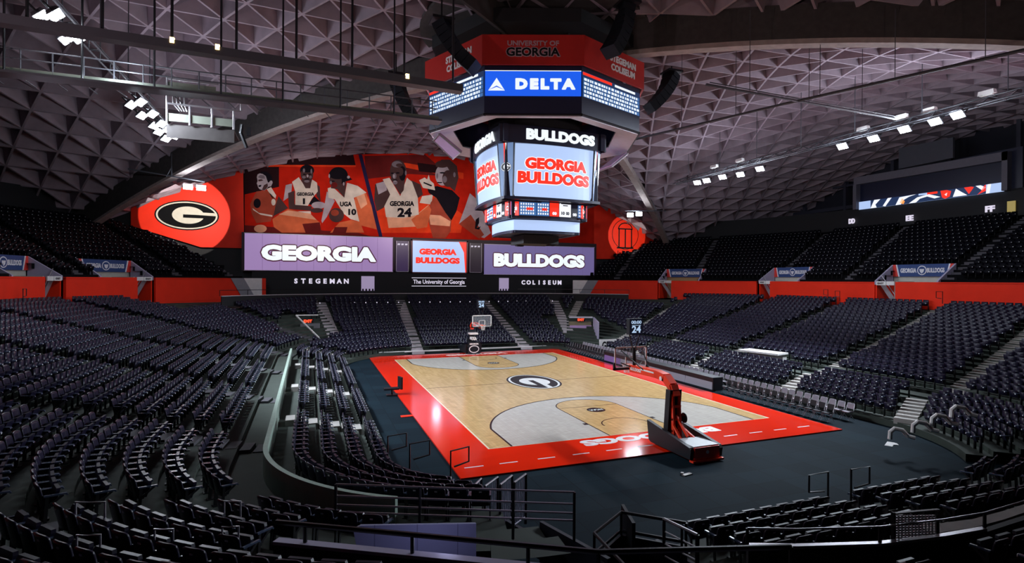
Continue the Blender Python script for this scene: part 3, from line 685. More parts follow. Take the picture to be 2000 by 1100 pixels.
def letters(txt, u0, u1, v, h, lab):
    t = thing('wall_lettering', lab, 'lettering', ((u0+u1)/2, 38.1, v)); n = len(txt)
    for i, c in enumerate(txt):
        q = MB(); q.text(ff(38.12), c, u0+(u1-u0)*i/(n-1), v, h, None, -.02, .05, bold=.05); build('letter', q, E_SIGN, t)
letters('STEGEMAN', -16.2, -10.4, 6.95, .62, 'spaced white letters STEGEMAN on the black far wall')
letters('COLISEUM', 13.3, 18.9, 6.9, .62, 'spaced white letters COLISEUM on the black far wall')
for u0, u1, v0, v1, lab in ((-8.6, -7.0, 5.75, 7.6, 'pale lilac wall panel beside the STEGEMAN letters'), (9.7, 11.1, 5.75, 7.5, 'pale lilac wall panel beside the COLISEUM letters')):
    q = MB(); q.rect(ff(38.12), u0, v0, u1, v1, 0, .08, 0)
    for k in range(4): q.rect(ff(38.12), u0+.1+k*.4, v0-.0, u0+.3+k*.4, v0+.25, .08, .1, 1)
    build('wall_panel', q, [em('panel_lilac', (.36, .29, .46), .8), M_BLACK], label=lab, cat='wall panel')

# mural: flat printed panels on the far wall
MY = 38.75
def pf(ox=0., oy=0., sc=1., y=MY): return lambda u, v, d=0.: at(ox+u*sc, oy+v*sc, y=y)+V((0, -d, 0))
def pm(nm, c): return mat('print_'+nm, c, .7, noise=.45, nscale=.7, spec=.05)
P_ = [pm('red', (.50, .014, .005)), pm('dark', (.02, .006, .008)), pm('bright_red', (.75, .05, .012)), pm('black', (.008, .006, .01)), pm('grey', (.42, .36, .40)), pm('cream', (.66, .58, .50)), pm('brown', (.07, .035, .035)), pm('orange', (.62, .13, .05)), pm('rust', (.33, .055, .03)), pm('peach', (.75, .36, .22)), pm('maroon', (.13, .012, .012)), pm('blue', (.02, .015, .06)), pm('mid', (.19, .155, .18))]
RED, DRK, BRT, BLK, GRY, CRM, BRN, ORG, RST, PCH, MRN, BLU, MID = range(13)
mural = thing('wall_mural', 'large red photo mural of basketball players above the lit boards', 'mural', tuple(at(800, 460, y=MY)))
f = pf(); q = MB()
top = [(478, 322), (540, 312), (600, 306), (660, 303), (720, 301), (800, 300), (900, 300), (960, 301), (1020, 304), (1090, 312), (1162, 326)]
q.plate(f, [(478, 470), (760, 476), (1162, 484)]+top[::-1], 0, .03, RED)
q.plate(f, [(478, 322), (540, 312), (600, 306), (690, 302), (695, 325), (600, 322), (478, 333)], .03, .04, DRK)
q.plate(f, [(478, 333), (545, 326), (545, 365), (478, 380)], .03, .04, DRK); q.plate(f, [(515, 322), (695, 323), (695, 326), (515, 326)], .03, .045, BRT)
q.plate(f, [(478, 440), (700, 455), (740, 466), (1000, 470), (1000, 480), (478, 470)], .03, .04, MRN)
q.plate(f, [(712, 305), (830, 302), (880, 345), (800, 340), (715, 350)], .03, .04, MRN); q.plate(f, [(780, 325), (880, 345), (905, 350), (905, 338), (790, 318)], .03, .045, BRT)
q.plate(f, [(815, 318), (870, 325), (868, 340), (818, 335)], .045, .05, DRK); q.plate(f, [(735, 400), (850, 380), (905, 420), (900, 455), (740, 455)], .03, .04, BRT)
q.plate(f, [(700, 302), (707, 302), (748, 466), (741, 466)], .05, .06, BLU)
build('printed_background', q, P_, mural)
A = (470, 300, .15455); B = (690, 295, .16364)
def fig(tr, polys, ells=(), texts=()):
    f = pf(*tr); q = MB(); d = .06
    for mi, pts in polys: q.plate(f, pts, .05, d, mi); d += .004
    for mi, u, v, ru, rv_ in ells: q.ell(f, u, v, ru, rv_, .05, d, mi, n=24); d += .004
    build('printed_player', q, P_, mural)
    if texts:
        q = MB()
        for txt, u, v, h, w_ in texts:
            g = lambda a, b, dd=0., u=u, v=v: f(u+a, v-b, dd); q.text(g, txt, 0, 0, h, w_, .1, d+.03, bold=.06)
        build('printed_lettering', q, P_[BLK], mural)
fig(A, [(RST, [(120, 640), (200, 480), (330, 465), (430, 560), (590, 690), (400, 800), (380, 860), (200, 880), (140, 760)]), (ORG, [(400, 830), (600, 700), (880, 770), (1010, 880), (1000, 1000), (520, 1000), (420, 930)]), (PCH, [(480, 770), (600, 720), (880, 760), (960, 840), (700, 800)]),
        (CRM, [(150, 690), (230, 750), (400, 780), (400, 800), (255, 775), (160, 715)]), (BRN, [(440, 660), (480, 540), (600, 690), (420, 790), (400, 840), (430, 720)]), (MRN, [(780, 890), (1000, 870), (1020, 1000), (820, 1000)]),
        (GRY, [(205, 300), (215, 265), (250, 248), (300, 252), (340, 300), (352, 370), (395, 330), (405, 370), (385, 415), (350, 420), (330, 445), (300, 470), (240, 452), (222, 428), (214, 400), (204, 378), (216, 350)]),
        (BLK, [(238, 250), (270, 226), (330, 230), (385, 272), (400, 320), (402, 350), (378, 338), (358, 345), (348, 372), (334, 335), (318, 285), (280, 260)]), (BRN, [(222, 333), (262, 326), (290, 340), (258, 350), (226, 354)]), (BLK, [(226, 404), (264, 396), (258, 420), (230, 426)]), (BRN, [(296, 400), (340, 378), (345, 415), (325, 445), (298, 468), (270, 458)]), (MID, [(218, 300), (250, 270), (300, 280), (310, 320), (262, 318)])],
    [(PCH, 250, 950, 80, 50), (BLK, 210, 630, 45, 60)])
fig(A, [(CRM, [(330, 450), (385, 425), (450, 530), (435, 590), (405, 570)]), (CRM, [(600, 730), (885, 730), (890, 765), (620, 745)])], [(CRM, 415, 615, 27, 42)])
fig(A, [(GRY, [(570, 400), (650, 380), (640, 500), (600, 560), (540, 600)]), (BRN, [(600, 500), (680, 470), (680, 640), (900, 670), (890, 725), (610, 700)]), (BRN, [(950, 380), (1000, 420), (1010, 610), (960, 540)]),
        (CRM, [(650, 360), (735, 300), (800, 400), (880, 410), (905, 330), (965, 370), (975, 480), (900, 570), (850, 660), (690, 650), (690, 480)]), (BRN, [(760, 330), (900, 330), (880, 440), (820, 440)]), (BLK, [(860, 640), (930, 540), (1010, 610), (920, 660)])],
    [(BLK, 840, 215, 90, 72), (BRN, 838, 270, 80, 92), (BLK, 840, 200, 82, 42), (MID, 800, 215, 14, 26), (MID, 893, 225, 10, 32), (MID, 800, 300, 24, 16), (MID, 882, 300, 18, 18), (BLK, 806, 266, 20, 8), (BLK, 872, 264, 20, 8), (GRY, 846, 285, 12, 18), (MID, 836, 352, 34, 16), (BLK, 838, 326, 30, 8), (GRY, 985, 655, 90, 45), (BRN, 960, 720, 80, 30)], [('GEORGIA', 820, 515, 44, 220), ('1', 800, 605, 75, 28)])
fig(A, [(GRY, [(1090, 480), (1190, 600), (1090, 800), (1030, 880), (1020, 850), (1060, 650)]), (ORG, [(1450, 530), (1580, 490), (1650, 650), (1720, 960), (1480, 900), (1440, 600)]), (PCH, [(1460, 540), (1560, 500), (1600, 640), (1520, 700)]),
        (CRM, [(1100, 440), (1160, 420), (1310, 560), (1345, 370), (1480, 410), (1590, 495), (1430, 560), (1500, 860), (1390, 830), (1300, 760), (1190, 580), (1110, 560)]), (ORG, [(1250, 870), (1400, 840), (1510, 870), (1560, 1000), (1130, 1000)]), (MRN, [(1190, 930), (1350, 930), (1330, 1000), (1160, 1000)]),
        (BRN, [(1150, 320), (1330, 330), (1330, 420), (1310, 560), (1220, 450), (1140, 440)]), (BLK, [(1320, 250), (1410, 330), (1330, 355)])],
    [(BLK, 1235, 280, 120, 108), (BRN, 1200, 350, 78, 80), (BLK, 1225, 265, 112, 62), (GRY, 1120, 285, 9, 26), (MRN, 1185, 400, 38, 36), (BLK, 1165, 352, 26, 8), (MID, 1140, 370, 14, 20), (GRY, 1302, 385, 9, 22), (GRY, 1362, 300, 18, 18), (BRN, 1210, 780, 95, 90), (RST, 1190, 750, 50, 40)], [('UGA', 1330, 640, 60, 150), ('10', 1410, 740, 80, 100)])
fig(B, [(BRN, [(260, 400), (380, 350), (460, 420), (430, 560), (360, 680), (280, 720), (250, 600)]), (GRY, [(270, 390), (390, 360), (400, 470), (300, 520)]), (BRN, [(690, 350), (800, 400), (830, 520), (760, 570), (720, 440)]), (PCH, [(390, 740), (780, 740), (900, 640), (830, 900), (420, 920)]), (ORG, [(690, 820), (900, 650), (930, 700), (880, 910), (760, 930)]),
        (CRM, [(350, 340), (430, 320), (560, 540), (640, 320), (700, 370), (770, 560), (780, 760), (600, 800), (390, 790), (370, 660), (440, 520)]), (BRN, [(440, 330), (620, 320), (600, 470), (560, 520)])],
    [(BRN, 535, 250, 98, 145), (MID, 520, 160, 62, 38), (BRN, 548, 172, 40, 22), (BLK, 585, 270, 42, 88), (BRN, 560, 250, 36, 50), (MID, 490, 300, 24, 34), (GRY, 484, 305, 9, 24), (MID, 498, 378, 28, 24), (BLK, 500, 350, 26, 8), (GRY, 497, 360, 18, 5), (BLK, 466, 268, 18, 8), (BLK, 530, 264, 22, 8), (MID, 625, 265, 10, 30)], [('GEORGIA', 580, 630, 60, 290), ('24', 610, 735, 110, 170)])
fig(B, [(CRM, [(820, 540), (950, 520), (930, 640), (790, 620)]), (RST, [(980, 540), (1100, 740), (1170, 830), (1160, 960), (1100, 1040), (950, 1040), (890, 820), (920, 620)]), (PCH, [(900, 760), (1040, 770), (1160, 840), (1150, 900), (920, 880)]),
        (BLK, [(880, 440), (1000, 420), (1180, 470), (1270, 560), (1230, 720), (1170, 830), (1100, 740), (990, 560), (900, 500)]), (CRM, [(785, 350), (850, 318), (880, 340), (900, 285), (915, 350), (960, 390), (975, 470), (830, 440)]), (BLK, [(840, 370), (940, 410), (930, 425), (835, 385)]),
        (BRN, [(980, 190), (1050, 105), (1150, 105), (1235, 180), (1255, 320), (1210, 480), (1140, 420), (1100, 200)])],
    [(GRY, 1065, 290, 88, 125), (BRN, 1130, 330, 70, 100), (BRN, 1060, 160, 82, 42), (BLK, 1060, 262, 32, 9), (MID, 1000, 300, 10, 34), (BLK, 1030, 378, 32, 8), (GRY, 1032, 368, 20, 5), (MID, 1205, 285, 14, 30), (MID, 1090, 340, 26, 40)])
fig(B, [(GRY, [(1390, 505), (1500, 600), (1640, 980), (1560, 1040), (1440, 1000), (1260, 870), (1330, 680)]), (RST, [(1260, 870), (1400, 760), (1560, 1000), (1500, 1050)]), (BLK, [(1460, 820), (1500, 790), (1500, 860), (1470, 920), (1520, 900), (1500, 940), (1450, 930)])])

def banner(px, lab, ell=None):
    t = thing('wall_banner', lab, 'wall banner', tuple(at(*px[0], y=MY))); q = MB(); q.plate(pf(), px, 0, .05); build('banner_cloth', q, M_REDWALL, t); return t
GP = [(256, 407), (340, 364), (475, 332), (477, 485), (392, 483), (256, 441)]
bn = banner(GP, 'red banner with black and white oval letter emblem on the far wall')
c = at(366, 421, y=MY); rx = (at(429, 421, y=MY)-at(303, 421, y=MY)).length/2
q = MB(); g_oval(planar((c.x, MY-.05, c.z), (1, 0, 0), (0, 0, 1)), rx, rx*.535, .004, q); build('oval_emblem', q, [mat('emblem_black', (.008, .008, .009), .8, spec=.05), mat('emblem_cream', (.70, .66, .56), .8, spec=.05)], bn, label='black and white oval letter emblem')
AP = [(1160, 368), (1185, 385), (1282, 443), (1282, 482), (1212, 506), (1160, 506)]
bn2 = banner(AP, 'red banner with an arch in a ring on the far wall')
c2 = at(1221, 458, y=MY); f = planar((c2.x, MY-.05, c2.z), (1, 0, 0), (0, 0, 1)); k = (at(1250, 458, y=MY)-c2).length/29
q = MB(); q.stroke(f, [(25*k*math.cos(R(a)), 25*k*math.sin(R(a))) for a in range(0, 360, 10)], 1.0*k, .01, .02, closed=True)
q.stroke(f, [(13*k*math.cos(R(a)), (9+10*math.sin(R(a)))*k) for a in range(0, 181, 12)], 1.8*k, .01, .02); q.rect(f, -14*k, 8*k, 14*k, 10*k, .01, .02)
for x in (-12, 0, 12): q.rect(f, (x-1.1)*k, -22*k, (x+1.1)*k, 9*k, .01, .02)
q.rect(f, -16*k, -24*k, 16*k, -21.5*k, .01, .02)
for i, ch in enumerate('1785'): q.text(f, ch, (-14+i*9.5)*k, -30*k, 5*k, None, .01, .02, bold=.04)
build('arch_emblem', q, M_LINE, bn2, label='black arch drawing in a ring')

# ------------------------------------------------------------------ right suite level, ribbon screen, section letters
RX = 47.0
fr = planar((RX, 0, 0), (0, -1, 0), (0, 0, 1))
def ru(u, v): p = at(u, v, x=RX); return (-p.y, p.z)
q = MB(); q.plate(fr, [ru(1672, 350), ru(1672, 418), ru(1995, 368), ru(1995, 285)], -.6, -.2); struct('wall_suite', q, M_NAVYDEEP)
q = MB(); a, b, c, d = ru(1673, 362), ru(1673, 348), ru(1974, 296), ru(1974, 313); q.plate(fr, [a, b, c, d], -.2, .5)
q.rect(fr, a[0]-.1, ru(1673, 410)[1], a[0]+.35, a[1], -.2, .5); q.rect(fr, c[0]-.5, ru(1974, 372)[1], c[0], c[1], -.2, .5); struct('trim_4', q, mat('suite_grey', (.13, .12, .15), .6), label='grey surround of the dark suite opening', cat='trim')
q = MB(); q.plate(fr, [ru(1754, 290), ru(1754, 330), ru(1860, 308), ru(1860, 268)], -.4, -.1); struct('trim_5', q, mat('press_box_grey', (.07, .07, .09), .7), label='grey press box wall above the suite', cat='wall')
q = MB(); q.box((54, 6, 16.2), (4, 52, .4)); struct('trim_6', q, M_BLACK)
t = thing('ribbon_screen', 'long blue ribbon screen with red and white artwork along the suite front', 'ribbon screen', (RX, 4, ru(1820, 390)[1]))
p0, p1, p2, p3 = ru(1679, 395), ru(1679, 410), ru(1962, 374), ru(1962, 356)
def rb(u, v, d=0.):
    a = (p1[0]+(p2[0]-p1[0])*u, p1[1]+(p2[1]-p1[1])*u); b = (p0[0]+(p3[0]-p0[0])*u, p0[1]+(p3[1]-p0[1])*u)
    return fr(a[0]+(b[0]-a[0])*v, a[1]+(b[1]-a[1])*v, d)
q = MB(); q.rect(rb, 0, 0, 1, 1, .05, .12, 0)
q.rect(rb, .1, 0, .9, 1, .12, .13, 1)
for mi, pts in ((2, [(.1, 0), (.13, 1), (.18, 1), (.14, .4), (.15, 0)]), (2, [(.2, .1), (.24, 1), (.27, 1), (.22, 0)]), (2, [(.3, 0), (.33, .9), (.45, 1), (.4, .8), (.36, .5), (.34, 0)]), (4, [(.33, .2), (.35, .75), (.37, .3), (.36, 0)]), (2, [(.4, 0), (.46, .6), (.54, .8), (.62, .3), (.58, .2), (.53, .55), (.48, .4), (.45, 0)]), (3, [(.53, .75), (.6, .75), (.6, 1), (.53, 1)]),
                (0, [(.47, .8), (.53, .75), (.53, 1), (.47, 1)]), (3, [(.65, 0), (.68, .2), (.69, .8), (.66, 1), (.62, 1), (.63, .2)]), (2, [(.645, .5), (.665, .7), (.66, .3)]), (2, [(.7, .1), (.72, 1), (.75, .6), (.79, .1)]), (3, [(.77, 1), (.8, .2), (.83, .9), (.815, 1)]), (2, [(.84, 1), (.88, .4), (.9, .7), (.87, 1)]), (3, [(.85, 0), (.9, .3), (.9, 1), (.89, .9), (.87, .3)]), (2, [(.9, 0), (.92, 0), (.93, 1), (.91, 1)])):
    q.plate(rb, pts, .13, .14, mi)
build('screen', q, [E_SKY, E_NAVY, E_WHITE, E_RED, E_ORANGE], t)
for txt, (u, v), lab in (('FF', (1934, 408), 'white letters FF on the dark wall under the ribbon screen'), ('EE', (1777, 426), 'white letters EE on the dark wall'), ('DD', (1664, 432), 'white letters DD on the dark wall'), ('CC', (1540, 445), 'white letters CC on the dark wall'), ('BB', (1433, 457), 'white letters BB on the dark wall')):
    q = MB(); a = ru(u, v); q.text(fr, txt, a[0], a[1], .62, .85, -.02, .08, bold=.05); build('section_letters', q, E_SIGN, label=lab, cat='section letters')
q = MB(); a, b = ru(1968, 415), ru(1984, 392); q.rect(fr, a[0], a[1], b[0], b[1], 0, .1); build('doorway_light', q, em('warm_doorway', (.55, .42, .12), .5), label='dim yellow lit doorway beside the FF letters', cat='doorway')

# ------------------------------------------------------------------ portals in the upper deck
PLAB = {0: 'near the far end of the right stand', 1: ''}
where = ['stairway portal in the right red wall below the ribbon screen', 'stairway portal in the right red wall below the DD letters', 'stairway portal with wooden door at the far right corner', 'stairway portal in the left red wall under the oval emblem banner', 'stairway portal at the outer end of the left red wall']
for i, (pc, s, sg) in enumerate(PORT):
    fr, U, Nn = pframe(pc, s); t = thing('stairway_portal', 'blue-bannered '+where[i], 'stairway portal', tuple(fr(0, 5, 0)))
    g = lambda u, v, d=0., sg=sg: fr(u*sg, v, d)
    for u in (-2.8, 2.8):
        q = MB(); vs = [g(u+k, v, d) for k in (-.08, .08) for d, v in ((.0, 7.0), (.0, 7.35), (-2.3, 8.85), (-2.3, 7.0))]
        q.add(vs, [(0, 1, 2, 3), (7, 6, 5, 4), (0, 4, 5, 1), (1, 5, 6, 2), (2, 6, 7, 3)])
        build('parapet', q, M_LILAC, t, label='pale lilac sloping side wall')
    q = MB(); q.rect(fr, -2.72, 7.75, 2.72, 8.85, -2.4, -2.25, 0)
    for a in (-1, 1):
        q.plate(fr, [(a*2.72, 7.75), (a*2.2, 7.75), (a*2.45, 8.85), (a*2.72, 8.85)], -2.25, -2.23, 1); q.plate(fr, [(a*2.2, 7.75), (a*2.07, 7.75), (a*2.32, 8.85), (a*2.45, 8.85)], -2.25, -2.23, 2)
    q.text(fr, 'GEORGIA', -1.25, 8.3, .42, 1.5, -2.25, -2.22, 2, bold=.05); q.text(fr, 'BULLDOGS', 1.2, 8.3, .42, 1.5, -2.25, -2.22, 2, bold=.05)
    q.ell(fr, 0, 8.3, .42, .42, -2.25, -2.22, 2, n=20); q.ell(fr, 0, 8.3, .34, .34, -2.22, -2.21, 0, n=20); q.plate(fr, [(-.22, 8.42), (.22, 8.42), (.15, 8.15), (0, 8.02), (-.15, 8.15)], -2.21, -2.2, 2)
    build('banner', q, [mat('banner_blue', (.02, .055, .19), .6), mat('banner_red', (.7, .04, .03), .6), mat('banner_white', (.75, .75, .8), .6)], t, label='blue banner with white lettering and red ends')
    q = MB()
    q.rect(fr, -2.75, 4.9, 2.75, 7.75, -2.6, -2.4, 0); q.rect(g, -.95, 4.9, -.8, 7.3, -2.4, -.2, 0); build('recess', q, mat('recess_cream', (.5, .48, .42), .7) if i != 2 else mat('recess_wood', (.42, .25, .11), .6), t)
    q = MB(); q.rect(g, -2.85, 4.9, -2.72, 7.2, -2.4, -.1, 0); build('recess_side', q, M_REDWALL, t)
    q = MB(); q.beam(g(-2.6, 7.1, -.6), g(-1.0, 4.9, -.6), .12, .35); q.tube([g(-2.65, 7.9, -.55), g(-1.05, 5.75, -.55), g(-1.05, 4.9, -.55)], .035, 6); q.tube([g(-2.6, 7.45, -.55), g(-1.0, 5.3, -.55)], .025, 6); build('stair_rail', q, M_CHROME, t)
    q = MB(); q.rect(g, -2.7, 6.95, -1.75, 7.3, -.05, .03, 0); q.rect(g, -1.7, 6.95, -.95, 7.3, -.05, .03, 0); q.text(fr, 'EXIT', -2.25*sg, 7.12, .16, .6, .03, .045, 1); build('section_sign', q, [M_WHITE, M_LINE], t)
    if i == 2:
        q = MB(); q.rect(fr, -1.8, 4.9, -.3, 7.2, -2.4, -2.3, 0); q.rect(fr, -1.3, 6.2, -.8, 6.7, -2.3, -2.28, 1); build('wooden_door', q, [mat('oak_door', (.5, .27, .1), .5), M_LINE], t)

# ------------------------------------------------------------------ stadium seats
EXC = [(10.5, 16.9, 12.4, 25.0), (-17.2, -13.0, 17.6, 25.5)]         # corner passages x0,x1,y0,y1
_p = at(1490, 690, z=1.9); EXC.append((_p.x-1.15, _p.x+1.3, _p.y-2.0, _p.y+2.0))
PORTC = []
for pc, s, sg in PORT:
    x, y, *_ = path(pc, s, 30.6); PORTC.append((x, y))
def blocked(x, y, ais, hw):
    if in_tunnel(x, y, .42): return True
    if any(a < x < b and c < y < d for a, b, c, d in EXC): return True
    return any(segdist(x, y, s) < hw for s in ais)
SEATS = []     # x, y, z, rz, deck, piece, row, index from aisle
def fill(radii, zf, ais, deck):
    for row, r in enumerate(radii):
        for pc in range(8):
            a, b = RANGE[pc]; L = abs(R(b-a))*(r-4.4 if pc == 7 else r) if pc % 2 else abs(b-a); n = max(1, int(L/.56)); run = 0
            for k in range(n):
                s = a+(b-a)*(k+.5)/n; x, y, nx, ny, wt = path(pc, s, r)
                if deck == 0:
                    if wt > .35 and r > 22.9: continue
                    if pc == 2 and row == 0 and False: continue
                    if 11.2 < r < 12.9 and wt < .5: continue
                    z = zlow(r, wt)
                    if y < -38.2: continue
                else:
                    if not keep_up(x, y, pc, s) or y > 37.6: continue
                    if in_portal(x, y, 3.05, 2.7): continue
                    z = zf(r)
                if deck == 0 and any(segdist(x, y, g) < .55 for g in (((-15.2, -26.3), (-10.4, -29.4)), ((-10.4, -29.4), (-7.4, -30.4)))): continue
                if deck == 0 and y < -26 and any(segdist(x, y, g) < .5 for g in zip(NP, NP[1:])): continue
                if blocked(x, y, ais if r > 11.7 or deck else AIS_RET+AIS_FAR, .72): run = 0; continue
                if deck == 0 and math.hypot(x-CX, y-CY) < 2.6: continue
                run += 1; q = pix((x, y, z+.6))
                if not q or not (-260 < q[0] < 2260 and 300 < q[1] < 1260): continue
                SEATS.append((x, y, z, math.atan2(-nx, ny), deck, pc, row, run, q))
fill(LOWR, None, AIS_LOW, 0); fill(UPR, zup, AIS_UP, 1)

def seat_parts():
    P = {}
    q = MB(); nu, nv = 6, 6; G = []
    for side in (0, 1):
        for j in range(nv+1):
            for i in range(nu+1):
                u = i/nu*2-1; v = j/nv; wd = .235*(1-.22*max(0, v-.75)**1.2*4*abs(u)**3*.5)*(1-.05*(1-v))
                y = -.17-.10*v-.035*(1-u*u)+(.0 if side == 0 else -.045)
                z = .40+.50*v-(.035*abs(u)**4 if j == nv else 0); G.append((u*wd, y, z))
    fs = []; w_ = nu+1; o = w_*(nv+1)
    for j in range(nv):
        for i in range(nu):
            a = j*w_+i; fs += [(a, a+1, a+w_+1, a+w_), (o+a, o+a+w_, o+a+w_+1, o+a+1)]
    for i in range(nu): fs += [(i, o+i, o+i+1, i+1), (nv*w_+i, nv*w_+i+1, o+nv*w_+i+1, o+nv*w_+i)]
    for j in range(nv): a = j*w_; b = j*w_+nu; fs += [(a, a+w_, o+a+w_, o+a), (b, o+b, o+b+w_, b+w_)]
    q.add(G, fs); P['backrest'] = (q, M_SEAT, True)
    q = MB(); pts = [(-.22, 0), (.22, 0), (.235, .1), (.235, .36), (.2, .42), (-.2, .42), (-.235, .36), (-.235, .1)]
    q.plate(lambda u, v, d=0.: V((u, -.08+v*.26+d, .40+v*.86)), pts, -.035, .035); P['seat_pan'] = (q, M_SEAT, False)
    for nm, sx in (('armrest', -1), ('armrest', 1)):
        q = MB(); x = sx*.25; q.beam((x, -.22, .655), (x, .16, .635), .05, .035); q.beam((x, .15, .625), (x, .17, .60), .05, .03); P[nm+('' if sx < 0 else '2')] = (q, M_ARM, False)
    q = MB()
    for sx in (-1, 1):
        x = sx*.25; q.beam((x, -.2, .02), (x, -.16, .64), .035, .06); q.beam((x, -.16, .42), (x, .1, .62), .03, .05); q.box((x, -.17, .015), (.08, .2, .03))
    q.beam((-.25, -.12, .40), (.25, -.12, .40), .04, .04); P['standard'] = (q, M_SEATMETAL, False)
    q = MB(); q.box((.0, -.325, .80), (.07, .02, .035)); P['number_plate'] = (q, M_PLATE, False)
    return P
order = sorted(range(len(SEATS)), key=lambda i: SEATS[i][8][2] if (SEATS[i][4] == 0 and -20 < SEATS[i][8][0] < 2020 and SEATS[i][8][1] < 1120) else 1e9)
near_ids = set(order[:300]); proto = None; rep = {}
for i in order[:300]:
    x, y, z, rz, deck, pc, row, run, qd = SEATS[i]
    zone = {7: 'curved corner stand', 0: 'near end stand', 6: 'left side stand', 1: 'near right corner stand', 5: 'far left stand', 2: 'right side stand', 3: 'far right stand', 4: 'far stand'}[pc]
    if row in (0, 1, 2, 3, 23): rn = nth(row+1)+' row of lower bleachers'
    else: rn = nth(row-3)+' row behind the parapet'
    key = (pc, row, run); rep[key] = rep.get(key, 0)+1
    ex = '' if rep[key] == 1 else ' past the %s aisle' % nth(rep[key]-1)
    lab = '%s navy seat%s, %s, %s' % (nth(run), ex, rn, zone)
    if proto is None:
        proto = thing('stadium_seat', lab, 'seat', (0, 0, 0), 'navy tip-up stadium seats')
        for nm, (mbq, m, sm) in seat_parts().items(): build(nm.rstrip('2'), mbq, m, proto, smooth=sm)
        proto.location = (x, y, z); proto.rotation_euler = (0, 0, rz)
    else: dup(proto, (x, y, z), rz, lab)
# every further seat, one object
TV, TF, TM = [], [], []
q = MB(); q.box((0, -.235, .66), (.47, .05, .50), 0, 0, .93); q.plate(lambda u, v, d=0.: V((u, -.07+v*.24+d, .40+v*.9)), [(-.22, 0), (.22, 0), (.22, .38), (-.22, .38)], -.03, .03, 0)
q.box((-.25, -.03, .64), (.05, .38, .035), 0, 1); q.box((-.25, -.16, .3), (.035, .1, .6), 0, 2); q.box((0, -.268, .80), (.07, .02, .035), 0, 3); q.box((-.25, .17, .62), (.055, .02, .05), 0, 3)
BV = np.array(q.v); BF = np.array(q.f); BM = np.array(q.m)
rest = [s for i, s in enumerate(SEATS) if i not in near_ids]
ang = np.array([s[3] for s in rest]); pos = np.array([s[:3] for s in rest]); ca, sa = np.cos(ang)[:, None], np.sin(ang)[:, None]
UP = np.array([s[4] for s in rest]); VX = BV[None, :, 0]*ca-BV[None, :, 1]*sa+pos[:, 0:1]; VY = BV[None, :, 0]*sa+BV[None, :, 1]*ca+pos[:, 1:2]; VZ = BV[None, :, 2]+pos[:, 2:3]
co_ = np.stack([VX, VY, VZ], -1).reshape(-1, 3); fa = (BF[None]+np.arange(len(rest))[:, None, None]*len(BV)).reshape(-1)
me = bpy.data.meshes.new('stadium_seating'); nF = len(rest)*len(BF)
me.vertices.add(len(co_)); me.vertices.foreach_set('co', co_.reshape(-1)); me.loops.add(nF*4); me.loops.foreach_set('vertex_index', fa)
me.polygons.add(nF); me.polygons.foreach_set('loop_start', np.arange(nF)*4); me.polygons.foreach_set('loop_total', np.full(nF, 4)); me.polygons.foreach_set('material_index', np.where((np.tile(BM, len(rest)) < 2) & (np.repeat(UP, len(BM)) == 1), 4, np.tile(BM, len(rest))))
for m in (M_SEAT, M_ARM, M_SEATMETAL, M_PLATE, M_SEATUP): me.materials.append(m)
me.update(calc_edges=True); me.validate()
o = bpy.data.objects.new('stadium_seating', me); COL.objects.link(o); props(o, 'dark navy seats filling the farther rows and the upper deck', 'seating', None, 'stuff')
print('seats', len(SEATS))

# ------------------------------------------------------------------ lamps on trusses
def truss(name, p, q_, label, drops=6, r=.05, wdt=.5):
    t = thing(name, label, 'truss', tuple(p)); p, q_ = V(p), V(q_); d = (q_-p).normalized(); a = V((-d.y, d.x, 0))*wdt/2; b = V((0, 0, wdt*.8)); n = max(3, int((q_-p).length/1.6))
    m = MB()
    for o in (a, -a, b): m.tube([p+o, q_+o], r, 6)
    build('chord', m, M_TRUSS, t); m = MB()
    for k in range(n):
        u, v = p.lerp(q_, k/n), p.lerp(q_, (k+.5)/n); w_ = p.lerp(q_, (k+1)/n)
        for o in (a, -a): m.tube([u+o, v+b, w_+o], r*.6, 5)
        m.tube([u+a, u-a], r*.6, 5)
    build('lacing', m, M_TRUSS, t); m = MB()
    for k in range(drops):
        c = p.lerp(q_, (k+.5)/drops); zt = vault_z(max(abs(c.x), abs(c.y)), min(abs(c.x), abs(c.y)))+.3; m.tube([c+b, V((c.x, c.y, max(zt, c.z+.6)))], .03, 5)
    build('hanger', m, M_TRUSS, t); return t
truss('lighting_truss', (-24.6, -14, 18.5), (-24.6, 15, 18.5), 'long lamp truss under the left vault beside the catwalk')
truss('lighting_truss', (24.5, -24, 18.45), (24.5, 18, 18.45), 'long lamp truss under the right vault in front of the window wall', 8)
lamp0 = None
def floodlight(p, target, label, grp, hook=.55):
    global lamp0
    if lamp0 is None:
        lamp0 = thing('floodlight', label, 'floodlight', (0, 0, 0), grp)
        q = MB(); q.box((0, 0, .12), (.80, .52, .14), 0, 0, .8); q.box((0, 0, .03), (.84, .56, .05)); build('housing', q, M_TRUSS, lamp0)
        for s_ in (-1, 1): q = MB(); q.box((0, s_*.135, -.01), (.74, .21, .03)); build('lens', q, M_LAMP, lamp0)
        q = MB(); q.beam((-.44, 0, .02), (-.44, 0, .45), .04, .06); q.beam((.44, 0, .02), (.44, 0, .45), .04, .06); q.beam((-.44, 0, .45), (.44, 0, .45), .06, .04); q.beam((0, 0, .45), (0, 0, .62), .08, .08); build('yoke', q, M_STEEL, lamp0); o = lamp0
    else: o = dup(lamp0, p, None, label, grp)
    o.location = p; o.rotation_euler = (V(target)-V(p)).to_track_quat('-Z', 'Y').to_euler()
    return o
